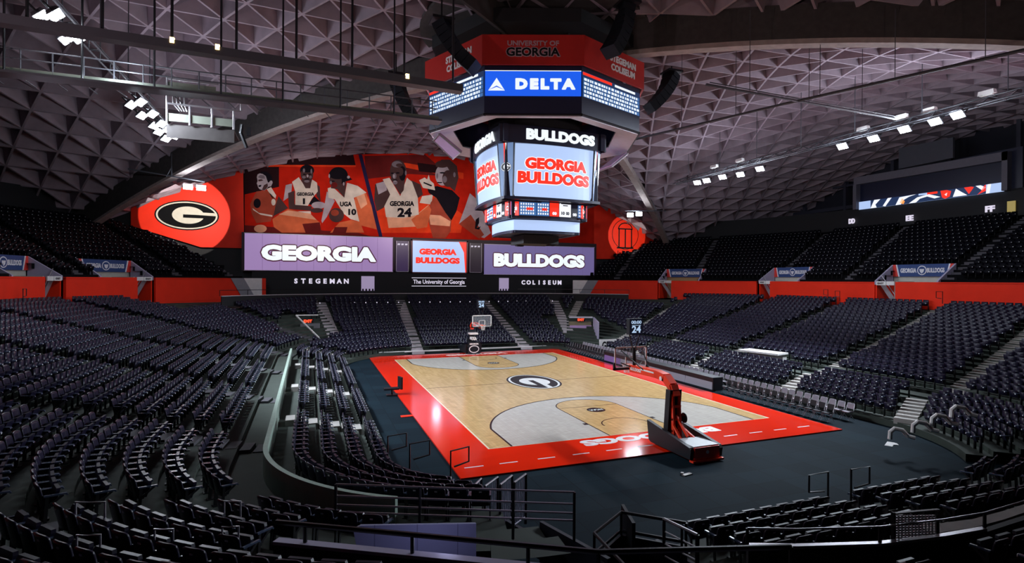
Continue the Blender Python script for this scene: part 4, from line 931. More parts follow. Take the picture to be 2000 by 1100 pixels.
def lite(kind, p, e, col, size=.4, target=None, ang=60, blend=.5):
    l = bpy.data.lights.new('lamp_or_added_light', kind); l.energy = e; l.color = col
    if kind == 'SPOT': l.spot_size = R(ang); l.spot_blend = blend; l.shadow_soft_size = size
    if kind == 'POINT': l.shadow_soft_size = size
    if kind == 'AREA': l.size = size
    o = bpy.data.objects.new('lamp_or_added_light', l); COL.objects.link(o); o.location = p
    if target is not None: o.rotation_euler = (V(target)-V(p)).to_track_quat('-Z', 'Y').to_euler()
    return o
COOL = (.78, .88, 1.0)
LFT = [(82, 33), (110, 30), (130, 76), (155, 74), (257, 205), (275, 200), (278, 226), (298, 223), (302, 246), (316, 242), (311, 258), (328, 254), (325, 271), (342, 266)]
for i, (u, v) in enumerate(LFT):
    p = at(u, v, z=17.95); floodlight(p, (-8, p.y*.6-2, 0), '%s floodlight counted from the camera end of the left truss' % nth(i+1), 'floodlights on the left truss')
RGT = [(1870, 225), (1826, 238), (1766, 253), (1706, 271), (1645, 286), (1484, 330), (1446, 341), (1411, 346), (1380, 353), (1362, 357)]
for i, (u, v) in enumerate(RGT):
    p = at(u, v, z=17.95); floodlight(p, (6, p.y*.6-4, 0), '%s floodlight counted from the camera end of the right truss' % nth(i+1), 'floodlights on the right truss')
for u, v, y, lab, tg in ((367, 365, 26.0, 'outer floodlight of the pair above the oval emblem banner', (-24, 30, 0)), (393, 367, 26.0, 'inner floodlight of the pair above the oval emblem banner', (-20, 30, 0)),
                     (1231, 420, 26.0, 'inner floodlight of the pair above the arch banner', (20, 30, 0)), (1248, 418, 26.0, 'outer floodlight of the pair above the arch banner', (24, 30, 0))):
    p = at(u, v, y=y); floodlight(p, (CX, CY, 2), lab, 'floodlights at the far wall corners')
q = MB(); a, b = at(250, 330, y=26.0), at(400, 355, y=26.0); q.tube([a, b], .07, 6); q.tube([at(335, 345, y=26.0), at(335, 300, y=26.0)], .06, 6); q.tube([at(325, 345, y=26.0), at(336, 325, y=26.0)], .05, 6); build('lamp_bar', q, M_TRUSS, label='pipe carrying two floodlights above the oval emblem banner', cat='pipe')
q = MB(); q.tube([at(1220, 412, y=26.0), at(1300, 412, y=26.0)], .07, 6); q.tube([at(1283, 412, y=26.0), at(1272, 390, y=26.0)], .05, 6); build('lamp_bar', q, M_TRUSS, label='pipe carrying two floodlights above the arch banner', cat='pipe')
# white ballast boxes on the right truss
for i, (u, v) in enumerate(((1686, 251), (1760, 228), (1815, 215), (1928, 181), (1445, 313), (1395, 325))):
    p = at(u, v, z=19.12); q = MB(); q.box(tuple(p), (.35, .95, .26), 0, 0, .9); q.box((p.x, p.y, p.z-.15), (.12, .7, .1)); build('ballast_box', q, M_WHITE, label='white ballast box on the right truss, %s from the camera end' % nth({3: 1, 2: 2, 1: 3, 0: 4, 4: 5, 5: 6}[i]), cat='ballast box', group='ballast boxes on the right truss')

# ------------------------------------------------------------------ catwalk, platform and pipes on the left
t = thing('catwalk', 'long dark catwalk with railing crossing under the left vault', 'catwalk', (-17, -7, 15.5))
q = MB(); q.box((-17.8, -7.4, 15.55), (19, .9, .1)); build('walkway', q, M_TRUSS, t)
q = MB(); q.box((-17.8, -7.0, 15.78), (19, .05, .34)); build('toe_board', q, M_TOEBOARD, t, label='pale green toe board')
for k in range(18):
    x = -27+k*1.08; q = MB(); q.tube([(x, -7.0, 15.55), (x, -7.0, 16.75)], .03, 5); q.tube([(x, -7.0, 15.6), (x+.35, -6.5, 15.35)], .025, 5); build('post', q, M_TRUSS, t)
for z in (16.75, 16.35): q = MB(); q.tube([(-27.2, -7.0, z), (-8.4, -7.0, z)], .03, 6); build('rail', q, M_TRUSS, t)
for k in range(7):
    x = -26.3+k*2.6; q = MB(); q.tube([(x, -7.4, 15.6), (x, -7.4, vault_z(abs(x), 7.4)+1.3)], .045, 5); build('hanger', q, M_STEEL, t)
t = thing('service_platform', 'railed steel service platform hanging below the catwalk', 'platform', (-19.4, -6.6, 13.8))
q = MB(); q.box((-19.4, -5.6, 14.25), (2.75, 2.0, .1)); q.box((-19.4, -6.62, 13.95), (2.75, .1, .55)); build('deck', q, M_DARKCONC, t)
q = MB(); q.box((-19.4, -6.68, 14.6), (2.75, .05, .36)); q.box((-19.8, -6.68, 16.1), (2.0, .05, .25)); build('toe_board', q, M_TOEBOARD, t)
for x in (-20.75, -19.85, -18.95, -18.05): q = MB(); q.tube([(x, -6.7, 14.3), (x, -6.7, 15.25 if x > -20.6 else 16.4)], .045, 6); build('post', q, M_CHROME, t)
for z, x1 in ((15.22, -17.75), (16.36, -18.7)): q = MB(); q.tube([(-20.75, -6.7, z), (x1, -6.7, z)]+([(x1, -6.7, z+.85)] if z < 16 else []), .05, 6); build('rail', q, M_CHROME, t)
q = MB()
for k in range(4): q.tube([(-20.6+k*.14, -6.4, 16.2), (-20.55+k*.15, -6.4, 15.3), (-20.3+k*.1, -6.4, 15.0)], .05, 6)
q.box((-20.05, -6.5, 16.05), (.2, .2, .35)); q.box((-19.85, -6.5, 15.75), (.2, .2, .35)); build('cable_bundle', q, M_CHROME, t)
q = MB(); q.tube([(-17.7, -6.6, 14.6), (-17.75, -6.6, 14.2), (-17.5, -6.6, 13.5)], .09, 6); q.box((-17.4, -6.6, 14.3), (.2, .15, .4)); build('end_bracket', q, M_STEEL, t)
t = thing('lighting_pipe', 'dark pipe bridge with small amber lamps above the catwalk', 'pipe', (-16, -12.8, 15.6)); q = MB()
q.beam((-26, -12.8, 15.85), (-8.5, -12.8, 15.6), .5, .32); q.tube([(-26, -12.5, 16.05), (-8.5, -12.5, 15.8)], .04, 6); build('pipe_box', q, M_TRUSS, t)
for k, x in enumerate((-24.7, -19.35, -17.9, -10.9)): q = MB(); q.box((x, -13.0, 15.98-(x+26)*.0143), (.14, .14, .2)); build('amber_lamp', q, M_AMBER, t)
for k in range(8):
    x = -23.6+k*2.1; q = MB(); q.tube([(x, -12.8, 15.9), (x, -12.8, vault_z(max(abs(x), 12.8), min(abs(x), 12.8))+1.3)], .05, 5); build('hanger', q, M_STEEL, t)
for k, (x0, x1, y, z, zz) in enumerate(((-22.5, -18.2, -10, 19.5, 16.4), (-20.8, -19.2, -5, 18.5, 15.2), (-17.5, -15.5, -9, 19, 16))):
    pass
for a, b, lab in (((11.8, -10.5, 18.0), (16.3, -22.5, 18.0), 'thin pipe running along the right vault towards the camera'), ((5.4, -11.9, 18.0), (20.9, -11.5, 18.0), 'thin pipe crossing the right vault to the lamp truss'), ((11.8, -10.5, 18.0), (6.5, 1.5, 17.6), 'thin pipe running along the right vault behind the scoreboard')):
    q = MB(); q.tube([a, b], .07, 6); a_, b_ = V(a), V(b); q.tube([a_+V((.25, 0, .15)), b_+V((.25, 0, .15))], .03, 5)
    for s_ in (.2, .5, .8):
        c = a_.lerp(b_, s_); q.tube([c, V((c.x, c.y, vault_z(max(abs(c.x), abs(c.y)), min(abs(c.x), abs(c.y)))+.4))], .02, 5)
    build('roof_pipe', q, M_TRUSS, label=lab, cat='pipe')

# ------------------------------------------------------------------ basketball hoops
def hoop(sg, label, dark):
    y0 = -13.105*sg
    T = lambda x, y, z: V((x*sg, y0+y*sg, z))
    t = thing('basketball_hoop', label, 'basketball hoop', tuple(T(0, -4.2, 0)))
    def bx(q, c, d): q.box(tuple(T(*c)), d)
    fr = lambda u, v, d=0.: T(u, d, v)
    red = M_REDSTEEL if not dark else M_PAD
    q = MB(); q.box(tuple(T(0, -4.5, .14)), (1.25, 2.7, .16)); q.box(tuple(T(0, -5.85, .1)), (1.5, .25, .08)); build('base_frame', q, red, t)
    for s_ in (-1, 1):
        q = MB(); f = lambda u, v, d=0., s_=s_: T(s_*.62+s_*d, u, v); q.plate(f, [(-2.85, .22), (-2.7, 1.05), (-3.2, .98), (-5.75, .62), (-5.85, .5), (-5.8, .16), (-3.0, .14)], 0, .16); build('side_pad', q, M_PAD, t)
    q = MB(); f = lambda u, v, d=0.: T(u, -5.8-d, v); q.rect(f, -.6, .2, .6, .62, 0, .08, 0); q.ell(f, 0, .42, .07, .07, .08, .1, 1, n=16); build('rear_panel', q, [M_SBRED if not dark else M_PAD, M_WHITE], t, label='dark red rear panel with white knob')
    q = MB(); q.box(tuple(T(0, -5.2, .63)), (1.2, 1.2, .05)); build('ballast_lid', q, mat('lid_grey', (.3, .31, .32), .4), t)
    mast = [T(0, -3.85, .3), T(0, -3.8, 1.2), T(0, -3.72, 2.2), T(0, -3.5, 2.62), T(0, -3.05, 2.92), T(0, -2.4, 2.98), T(0, -.25, 2.93)]
    q = MB()
    for s_ in (-1, 1):
        o = V((s_*.16, 0, 0)); p = [m+o for m in mast]
        for a, b in zip(p[:3], p[1:4]): q.beam(a, b+(b-a)*.03, .1, .16)
    for z in (.75, 1.25, 1.8): q.box(tuple(T(0, -3.8, z)), (.42, .1, .1))
    q.beam(T(-.35, -4.7, .55), T(-.18, -3.85, 1.0), .08, .1); q.beam(T(.35, -4.9, .5), T(.18, -3.85, .95), .08, .1); q.beam(T(0, -4.6, .7), T(0, -3.8, 1.4), .08, .1); build('mast', q, red, t)
    q = MB()
    for a, b in zip(mast[2:], mast[3:]): q.beam(a, b+(b-a)*.04, .34, .34)
    build('arm', q, M_REDSTEEL, t, smooth=False)
    q = MB()
    for s_ in (-1, 1):
        f = lambda u, v, d=0., s_=s_: T(s_*(.172+d), -s_*u*sg*s_ if False else u, v)
        q.rect(f, -2.3, 2.99, -1.2, 3.06, 0, .01); g = lambda u, v, d=0., s_=s_: T(s_*(.172+d), -.75+(u if s_*1 > 0 else -u), v); q.text(g, 'BULLDOGS', 0, 2.94, .16, .95, 0, .012, bold=.05)
        q.ell(f, -2.85, 2.86, .1, .1, 0, .012, n=18)
    build('arm_lettering', q, M_WHITE, t, label='white lettering on the red arm')
    q = MB(); q.ell(lambda u, v, d=0.: T(.3+d, -3.9+u, v), 0, 1.3, .17, .17, 0, .04, n=18); q.tube([T(.3+.02, -3.9+.2*math.cos(R(a)), 1.3+.2*math.sin(R(a))) for a in range(0, 360, 24)], .03, 6, closed=True); build('hand_wheel', q, M_STEEL, t)
    q = MB(); f = lambda u, v, d=0.: T(-.3+u, -3.55+d+.1*math.sin(v*2), v); q.rect(f, 0, .55, .6, 2.5, -.12, .2); build('mast_pad', q, M_PAD, t, label='black padding on the court side of the mast')
    if dark:
        q = MB(); f = lambda u, v, d=0.: T(-u if False else u, -3.4+d, v)
        g = lambda u, v, d=0.: T(-u, -2.62+d, v)
        q.rect(g, -.4, 1.95, .4, 2.1, -.8, .02); q.text(g, 'UGA', 0, 1.55, .3, .5, -.7, .02, bold=.05); q.text(g, 'GEORGIA', 0, 1.05, .16, .9, -.1, .02, bold=.05); q.ell(g, 0, .55, .5, .36, .0, .02, n=24); build('pad_lettering', q, M_WHITE, t, label='white markings on the black pad')
        q = MB(); q.rect(g, -.6, .1, .6, 1.25, -.12, 0); q.ell(g, 0, .55, .42, .28, .02, .03, n=24); q.text(g, 'G', 0, .55, .4, .4, .03, .035, bold=.03); build('front_pad', q, M_PAD, t)
    # backboard
    q = MB(); q.rect(fr, -.915, 2.9, .915, 3.97, -.015, .015); bb = build('backboard', q, M_GLASS, t, label='clear glass backboard')
    q = MB()
    for a in ((-.915, 2.9, .915, 2.97), (-.915, 3.9, .915, 3.97), (-.915, 2.9, -.845, 3.97), (.845, 2.9, .915, 3.97), (-.3, 3.46, .3, 3.5), (-.3, 3.05, -.25, 3.5), (.25, 3.05, .3, 3.5), (-.3, 3.04, .3, 3.08)): q.rect(fr, *a, -.025, .025)
    build('backboard_frame', q, M_WHITE, bb, label='white frame and target square')
    q = MB(); q.rect(fr, -.97, 2.84, .97, 2.93, -.06, .05); q.rect(fr, -.97, 2.84, -.9, 3.2, -.06, .05); q.rect(fr, .9, 2.84, .97, 3.2, -.06, .05); build('edge_pad', q, M_PAD, bb)
    q = MB(); q.tube([T(.232*math.cos(R(a)), .38+.232*math.sin(R(a)), 3.05) for a in range(0, 360, 15)], .012, 6, closed=True); q.box(tuple(T(0, .1, 3.03)), (.16, .2, .08)); build('rim', q, mat('rim_orange', (.8, .12, .02), .35), t)
    q = MB()
    for k in range(12):
        a, a2 = R(30*k), R(30*k+30); q.tube([T(.23*math.cos(a), .38+.23*math.sin(a), 3.04), T(.17*math.cos(a2), .38+.17*math.sin(a2), 2.85), T(.13*math.cos(a), .38+.13*math.sin(a), 2.62)], .007, 4)
        q.tube([T(.23*math.cos(a2), .38+.23*math.sin(a2), 3.04), T(.17*math.cos(a), .38+.17*math.sin(a), 2.85), T(.13*math.cos(a2), .38+.13*math.sin(a2), 2.62)], .007, 4)
    build('net', q, M_WHITE, t)
    q = MB()
    for s_ in (-1, 1): q.tube([T(s_*.14, -1.5, 2.98), T(s_*.6, -.1, 3.8)], .03, 6); q.tube([T(s_*.14, -.3, 3.0), T(s_*.6, -.06, 3.2)], .03, 6)
    q.tube([T(0, -.35, 2.95), T(0, -.3, 3.95)], .09, 8); build('brace', q, M_STEEL, t)
    # shot clock
    q = MB(); q.box(tuple(T(0, -.35, 4.98)), (.74, .3, .78)); sc = build('shot_clock', q, M_PAD, t)
    q = MB()
    for s_ in (-1, 1): q.tube([T(s_*.08, -.3, 3.95), T(s_*.3, -.35, 4.62)], .03, 6)
    build('clock_bracket', q, M_STEEL, sc)
    for s_ in (1, -1):
        f = lambda u, v, d=0., s_=s_: T(-s_*u, -.35+s_*(.15+d), v); q = MB(); q.rect(f, -.35, 4.61, .35, 5.35, 0, .01, 0); q.text(f, '00:00', 0, 5.2, .16, .56, .01, .02, 1, bold=.02); q.text(f, '24', 0, 4.86, .34, .5, .01, .02, 1, bold=.03); q.rect(f, -.25, 5.04, .25, 5.06, .01, .02, 1)
        build('clock_face', q, [E_DARK, em('clock_digit_blue', (.45, .62, .85), .9)], sc, label='black clock face with pale blue digits')
hoop(1, 'red-armed portable basketball hoop on the near baseline with black padded base', False)
hoop(-1, 'black portable basketball hoop in front of the far stand', True)

# ------------------------------------------------------------------ courtside: table, folding chairs, small things
t = thing('scorers_table', 'long courtside table with grey and purple lit front panels', 'table', (9.9, 0, 0)); ys = [7.4, 4.6, 1.6, -1.4, -4.4, -7.3]
f = planar((9.62, 0, 0), (0, -1, 0), (0, 0, 1))
for k, (a, b) in enumerate(zip(ys, ys[1:])):
    q = MB(); q.rect(lambda u, v, d=0.: f(u, v, d)+V(((v-.12)*.1, 0, 0)), -a+.02, .14, -b-.02, .86, -.06, 0); build('front_panel', q, E_PANELP if k < 1 else E_PANEL, t, label='dull purple lit panel' if k < 1 else 'dull grey lit panel')
q = MB(); q.box((10.05, .05, .9), (.85, 14.8, .05)); build('table_top', q, M_PAD, t)
q = MB(); q.box((9.75, .05, .07), (.25, 14.8, .12)); q.box((9.72, .05, .5), (.1, 14.8, .72)); q.box((10.1, 7.42, .46), (.7, .06, .84)); q.box((10.1, -7.32, .46), (.7, .06, .84)); build('carcass', q, M_PAD, t)
fc0 = None
def chair(x, y, rz, label, grp, padm):
    global fc0
    k = padm.name
    if fc0 is None: fc0 = {}
    if k not in fc0:
        c = thing('folding_chair', label, 'chair', (0, 0, 0), grp)
        q = MB(); q.plate(lambda u, v, d=0.: V((u, v, .44+d)), [(-.2, -.17), (.2, -.17), (.22, .18), (.18, .22), (-.18, .22), (-.22, .18)], -.02, .035); build('seat', q, padm, c)
        q = MB(); q.plate(lambda u, v, d=0.: V((u, -.22-d-.12*(v-.6), v)), [(-.2, .58), (.2, .58), (.21, .82), (.16, .87), (-.16, .87), (-.21, .82)], -.015, .03); build('backrest', q, padm, c)
        for s_ in (-1, 1):
            q = MB(); q.tube([(s_*.22, .24, .01), (s_*.22, -.16, .5), (s_*.21, -.26, .86)], .014, 6); build('leg', q, M_CHROME, c)
            q = MB(); q.tube([(s_*.19, -.26, .01), (s_*.2, .14, .43)], .014, 6); build('leg', q, M_CHROME, c)
        fc0[k] = c
    else: c = dup(fc0[k], (x, y, 0), rz, label, grp)
    c.location = (x, y, 0); c.rotation_euler = (0, 0, rz)
M_FCW = mat('grey_chair_vinyl', (.30, .27, .31), .4)
n = 0
for k in range(15): chair(10.15, -8.1-.55*k, R(90), 'black folding chair in the courtside row, %s from the camera end of the table' % nth(k+1), 'black courtside folding chairs', M_PAD)
for k in range(17): chair(10.15, 8.1+.54*k, R(90), 'black folding chair in the courtside row, %s beyond the far table end' % nth(k+1), 'black courtside folding chairs', M_PAD)
for k in range(57): chair(11.35, -16.0+.56*k, R(90), 'grey-backed folding chair in the second courtside row, %s from its camera end' % nth(k+1), 'grey folding chairs behind the table', M_FCW)
# courtside stool, mat, papers
p = at(772, 772, z=0); t = thing('courtside_seat', 'black padded seat standing at the left edge of the red border', 'seat', (p.x, p.y, 0)); q = MB(); q.box((p.x-.25, p.y, .42), (.9, .55, .1)); build('seat', q, M_PAD, t)
q = MB(); q.box((p.x+.3, p.y, .75), (.12, .6, .75), .2); build('backrest', q, M_PAD, t); q = MB(); q.tube([(p.x-.2, p.y, .0), (p.x-.2, p.y, .4)], .05, 8); q.box((p.x-.2, p.y, .04), (.7, .5, .06)); build('pedestal', q, M_STEEL, t)
p = at(800, 813, z=0); q = MB(); q.box((p.x, p.y, .015), (.9, .35, .03)); build('floor_mat', q, M_REDWALL, label='small red mat on the dark floor left of the court', cat='mat')
p = at(1738, 868, z=0); q = MB(); q.box((p.x, p.y, .01), (.75, .3, .012), .5); q.box((p.x+.2, p.y-.1, .02), (.3, .2, .012), .9); build('paper', q, M_WHITE, label='white paper lying on the floor by the right stand', cat='paper')
p = at(1342, 928, z=0); q = MB(); q.box((p.x, p.y, .02), (.42, .16, .04), .2); q.box((p.x-.15, p.y+.1, .05), (.12, .1, .06), .7); build('floor_socket', q, mat('socket_grey', (.2, .17, .16), .4), label='small grey floor fitting behind the near hoop', cat='floor fitting')

# ------------------------------------------------------------------ railings
def railing(name, pts, zs, posts, label, cat='railing', r=.03, m=None, pr=.035):
    """pts: plan polyline with base z; rails at heights zs above it, posts at every point listed"""
    m = m or M_STEEL; t = thing(name, label, cat, tuple(pts[0]))
    for z in zs: q = MB(); q.tube([V(p)+V((0, 0, z)) for p in pts], r, 6); build('rail', q, m, t)
    for p in posts: q = MB(); q.tube([p, V(p)+V((0, 0, max(zs)))], pr, 6); build('post', q, M_STEEL, t)
    return t
a, b = V((-14.1, -23.8, 1.5)), V((-9.3, -26.2, 1.5))
railing('guard_rail', [a, a.lerp(b, .5), b], (1.08, .82, .62, .46), [a, a.lerp(b, .36), a.lerp(b, .75), b], 'four-bar guard rail in front of the blue-lit tunnel panel', m=M_CHROME, r=.022)
a, b, c = V((-15.2, -26.3, 2.55)), V((-10.4, -29.4, 2.55)), V((-7.4, -30.4, 2.55))
q = MB(); q.beam(a-V((0, 0, .7)), b-V((0, 0, .7)), .14, 1.4); q.beam(b-V((0, 0, .7)), c-V((0, 0, .7)), .14, 1.4); struct('wall_stair_left', q, M_BLACK)
q = MB(); q.beam(a, b, .18, .06); q.beam(b, c, .18, .06); struct('trim_7', q, M_LILAC, label='lilac ledge along the top of the tunnel wall')
railing('hand_rail', [a, b, c], (.34,), [a.lerp(b, .1), a.lerp(b, .45), a.lerp(b, .8), b, c], 'black hand rail over the lilac ledge above the tunnel', r=.045)
q = MB(); q.plate(pf(0, 0, 1, -26.3), [(690, 1035), (705, 1027), (930, 1023), (930, 1090), (700, 1090)], -.06, 0)
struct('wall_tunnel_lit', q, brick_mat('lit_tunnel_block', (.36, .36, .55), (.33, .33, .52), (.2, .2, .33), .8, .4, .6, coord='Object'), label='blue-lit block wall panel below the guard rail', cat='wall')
for i, (u0, v0, u1, v1) in enumerate(((912, 962, 940, 935), (947, 950, 972, 932), (977, 947, 1000, 929), (1004, 943, 1027, 926))):
    z1 = 1.55-.0*i; P1 = at(u1, v1, z=1.35+.2*i); P0 = at(u0, v0, z=1.35+.2*i); zb = .28
    t = thing('picket_rail', '%s of four picket rails at the tunnel-side ends of the lower bleacher rows' % ('outermost', 'second', 'third', 'innermost')[i], 'railing', (P0.x, P0.y, P0.z-1.1), 'picket rails beside the tunnel')
    q = MB(); q.tube([P0, P1], .028, 6); build('top_rail', q, M_CHROME, t); q = MB(); q.tube([P1, V((P1.x, P1.y, P1.z-1.35))], .045, 6); q.tube([P0, V((P0.x, P0.y, P0.z-1.1))], .035, 6); build('post', q, M_STEEL, t)
    q = MB()
    for k in range(1, 7): c = P0.lerp(P1, k/7); q.tube([c, V((c.x, c.y, c.z-1.15))], .012, 5)
    q.tube([P0-V((0, 0, 1.1)), P1-V((0, 0, 1.15))], .02, 5); build('picket', q, M_LILAC, t)
a, b, c, d = V((-8.75, -26.1, .0)), V((-7.6, -25.3, .0)), V((-6.5, -26.4, .0)), V((-8.9, -28.2, 0))
GR = railing('guard_rail', [d, a, b, c], (1.55, 1.1), [d, a, b, c], 'bent guard rail around the tunnel mouth beside the near end stand', r=.04, m=M_STEEL)
q = MB(); q.beam(a+V((0, 0, .55)), b+V((0, 0, .55)), .06, .9); q.beam(b+V((0, 0, .55)), c+V((0, 0, .55)), .06, .9); build('infill_panel', q, M_NIGHT, GR, label='dark infill panel')
q = MB(); q.add([tuple(at(1216, 985, z=1.55)), tuple(at(1238, 1022, z=1.55)), (at(1238, 1022, z=1.55).x, at(1238, 1022, z=1.55).y, .05), (at(1216, 985, z=1.55).x, at(1216, 985, z=1.55).y, .05)], [(0, 1, 2, 3)])
p0, p1 = at(1216, 985, z=1.55), at(1238, 1022, z=1.55); q = MB(); q.beam((p0.x, p0.y, .8), (p1.x, p1.y, .8), .08, 1.5); build('end_panel', q, M_PAD, GR, label='tall black end panel')
p0, p1 = at(1297, 1014, z=1.75), at(1362, 1045, z=1.75); t = thing('picket_rail', 'sloping picket rail at the tunnel end of the near end stand', 'railing', (p0.x, p0.y, .5)); q = MB(); q.tube([p0, p1], .035, 6); build('top_rail', q, M_CHROME, t)
for k in range(3):
    q = MB(); o = V((0, 0, -.28*(k+1))); q.tube([p0+o, p1+o], .02, 5); build('bar', q, M_CHROME, t)
q = MB(); q.tube([p0, V((p0.x, p0.y, .4))], .04, 6); q.tube([p1, V((p1.x, p1.y, .6))], .05, 6); q.tube([p0.lerp(p1, .55), p0.lerp(p1, .55)-V((0, 0, 1.0))], .03, 6); build('post', q, M_STEEL, t)
railing('guard_rail', [V((*p, 1.8)) for p in NP[:6]], (.38,), [V((*p, 1.8)) for p in NP[:6:2]], 'thin rail along the parapet behind the near end bleachers', r=.022, m=M_CHROME)
# mesh gate and lit ramp on the right of the near end
f = pf(0, 0, 1, -29.2); g0 = at(1745, 1052, y=-29.2); t = thing('mesh_gate', 'pale mesh gate standing in the near end parapet', 'gate', tuple(g0)); q = MB()
for k in range(13): u = 1747+k*6.6; q.stroke(f, [(u, 1006), (u, 1052)], 1.4, 0, .03)
build('bar', q, M_CHROME, t); q = MB()
for k in range(9): v = 1009+k*5; q.stroke(f, [(1746, v+1), (1826, v-2)], 1.2, -.02, .01)
build('mesh', q, M_CHROME, t); q = MB(); q.stroke(f, [(1742, 1003), (1832, 995)], 2.4, -.02, .05); q.stroke(f, [(1743, 1000), (1743, 1060)], 3, -.02, .05); q.stroke(f, [(1829, 998), (1829, 1052)], 3, -.02, .05); build('frame', q, M_STEEL, t)
q = MB(); lo = [(1838, 1040), (1900, 1031), (1960, 1015), (2010, 998)]; hi = [(1838, 1022), (1900, 1014), (1960, 998), (2010, 982)]
for (a, b), (c, d) in zip(zip(lo, lo[1:]), zip(hi, hi[1:])):
    A_, B_, C_, D_ = at(*a, z=1.75), at(*b, z=1.75), at(*d, z=1.75), at(*c, z=1.75); q.add([A_, B_, C_, D_]+[x-V((0, 0, .12)) for x in (A_, B_, C_, D_)], [(0, 1, 2, 3), (7, 6, 5, 4), (0, 4, 5, 1), (2, 6, 7, 3)])
struct('floor_ramp', q, M_STEP, label='pale curved ramp beside the mesh gate', cat='ramp')
# short aisle hand rails
def hooprail(p, dx, dy, h, label, m=M_STEEL, w_=.75):
    p = V(p); d = V((dx, dy, 0)).normalized()*w_; q = MB(); q.tube([p, p+V((0, 0, h)), p+V((0, 0, h))+d, p+V((0, 0, h-.5))+d, p+V((0, 0, h-.55))+d*.2], .03, 6); build('aisle_hand_rail', q, m, label=label, cat='hand rail')
for (u, v), z, dx, dy, lab in (((1617, 988), .6, -1, 0, 'hooked black hand rail above the first row of the near end stand'), ((1662, 985), .8, 1, 0, 'square black hand rail between two seat blocks of the near end stand'),
        ((757, 905), .35, 1, .3, 'black looped hand rail at the foot of the left bleachers'), ((880, 940), .5, 1, .4, 'black looped hand rail nearest the red court corner'), ((800, 925), .6, 1, .3, 'low black hand rail among the corner bleachers')):
    hooprail(at(u, v, z=z), dx, dy, 1.0, lab)
for i, ((u, v), z) in enumerate((((1783, 845), 1.1), ((1820, 832), 1.4), ((1858, 815), 1.7), ((1738, 858), .7))):
    p = at(u, v, z=z); q = MB(); q.tube([p, p+V((.03, 0, .3)), p+V((.15, -.1, .45)), p+V((.4, -.25, .4)), p+V((.6, -.35, .15)), p+V((.8, -.5, .1))], .09, 8); build('curved_hand_rail', q, M_WHITE, label='white curved hand rail in the right corner, %s' % ('first seen behind the stray paper', 'just above the first one', 'topmost of the set', 'lowest and next to the floor')[i], cat='hand rail', group='white curved hand rails')
for i, (u, v) in enumerate(((1617, 575), (1640, 578), (1841, 581), (45, 577))):
    p = at(u, v, x=31.5) if u > 1000 else at(u, v, x=-33); hooprail((p.x, p.y, p.z-.5), 0, 1, .95, 'small black hand rail against the red wall, %s' % ('below the middle portal', 'beside the one below the middle portal', 'right of the nearer portal', 'at the outer left')[i], w_=.5)
for i, ((u0, v0), (u1, v1), z) in enumerate((((148, 981), (205, 981), 3.0), ((150, 1046), (196, 1045), 3.1), ((302, 1034), (338, 1034), 2.9), ((438, 979), (470, 980), 2.6), ((434, 1030), (466, 1029), 2.8))):
    a, b = at(u0, v0, z=z), at(u1, v1, z=z); q = MB(); q.tube([a-V((0, 0, 1.0)), a, b, b-V((0, 0, 1.0))], .022, 6); build('aisle_hand_rail', q, M_CHROME, label='thin steel aisle rail in the near left corner, %s' % ('upper of the outer pair', 'lower of the outer pair', 'middle one', 'upper of the inner pair', 'lower of the inner pair')[i], cat='hand rail')
p = at(1490, 690, z=1.9); q = MB(); q.box((p.x, p.y, 2.0), (1.4, 3.2, .12), .25); q.box((p.x+.4, p.y, 1.7), (.5, 2.8, .5), .25); build('camera_platform', q, M_WHITE, label='white platform slab among the seats of the right stand', cat='platform')
# far rail with small lamps
t = thing('cross_rail', 'thin rail with a row of little white lights across the far stand', 'railing', (0, 30.8, 4.4)); q = MB(); q.tube([(-14.2, 30.4, 4.62), (15.2, 30.4, 4.62)], .035, 5); build('rail', q, M_STEEL, t)
for k in range(24): x = -13.6+k*1.22; q = MB(); q.box((x, 30.35, 4.54), (.09, .07, .12)); build('light', q, E_SIGN, t)
t = thing('far_railing', 'dark railing in front of the red wall beyond the far stand', 'railing', (0, 33.6, 5.5))
for sgn, a0, a1 in ((1, 38, 78), (-1, 38, 78)):
    q = MB(); pts = [(sgn*(CB+23.4*math.cos(R(a))), YF+23.4*math.sin(R(a)), 6.05) for a in range(a0, a1, 4)]; q.tube(pts, .03, 5); build('rail', q, M_STEEL, t)
    for k, p in enumerate(pts[::2]): q = MB(); q.tube([(p[0], p[1], 5.5), p], .03, 5); build('post', q, M_STEEL, t)
q = MB(); q.box((0, 18.3, .26), (24, .1, .12)); struct('trim_8', q, M_WHITE, label='pale kerb at the foot of the far stand', cat='kerb')

# far corner passages
a, b = V((12.7, 21.2, 0)), V((15.1, 20.5, 0)); U = (b-a).normalized(); fr = planar(tuple(a), tuple(U), (0, 0, 1)); L = (b-a).length
q = MB(); q.rect(fr, 0, 0, L, 2.1, -.15, 0, 0); q.rect(fr, 0, 1.1, L, 1.13, 0, .01, 1); struct('door_1', q, [mat('purple_door', (.58, .36, .64), .5), M_NAVY], label='purple roll door in the far right corner passage', cat='door')
q = MB(); q.rect(fr, 0, 2.1, L, 2.5, -.9, -.2, 0); q.rect(fr, -.05, 2.95, L+.1, 3.1, -.3, .1, 1); struct('trim_9', q, [mat('dim_cream', (.25, .21, .12), .6), M_SOFFIT])
q = MB(); q.rect(fr, .75, 2.55, 1.75, 2.95, -.1, .05, 0); q.text(fr, 'EXIT', 1.25, 2.75, .26, .75, .05, .07, 1, bold=.05); build('exit_sign', q, [M_PAD, E_EXIT], label='red EXIT sign above the purple door at the far right', cat='exit sign')
c = at(1171, 690, z=0); q = MB(); vs = [(b.x+.1, b.y, 3.1), (c.x, c.y, .1), (c.x, c.y, .9), (b.x+.15, b.y, .1)]
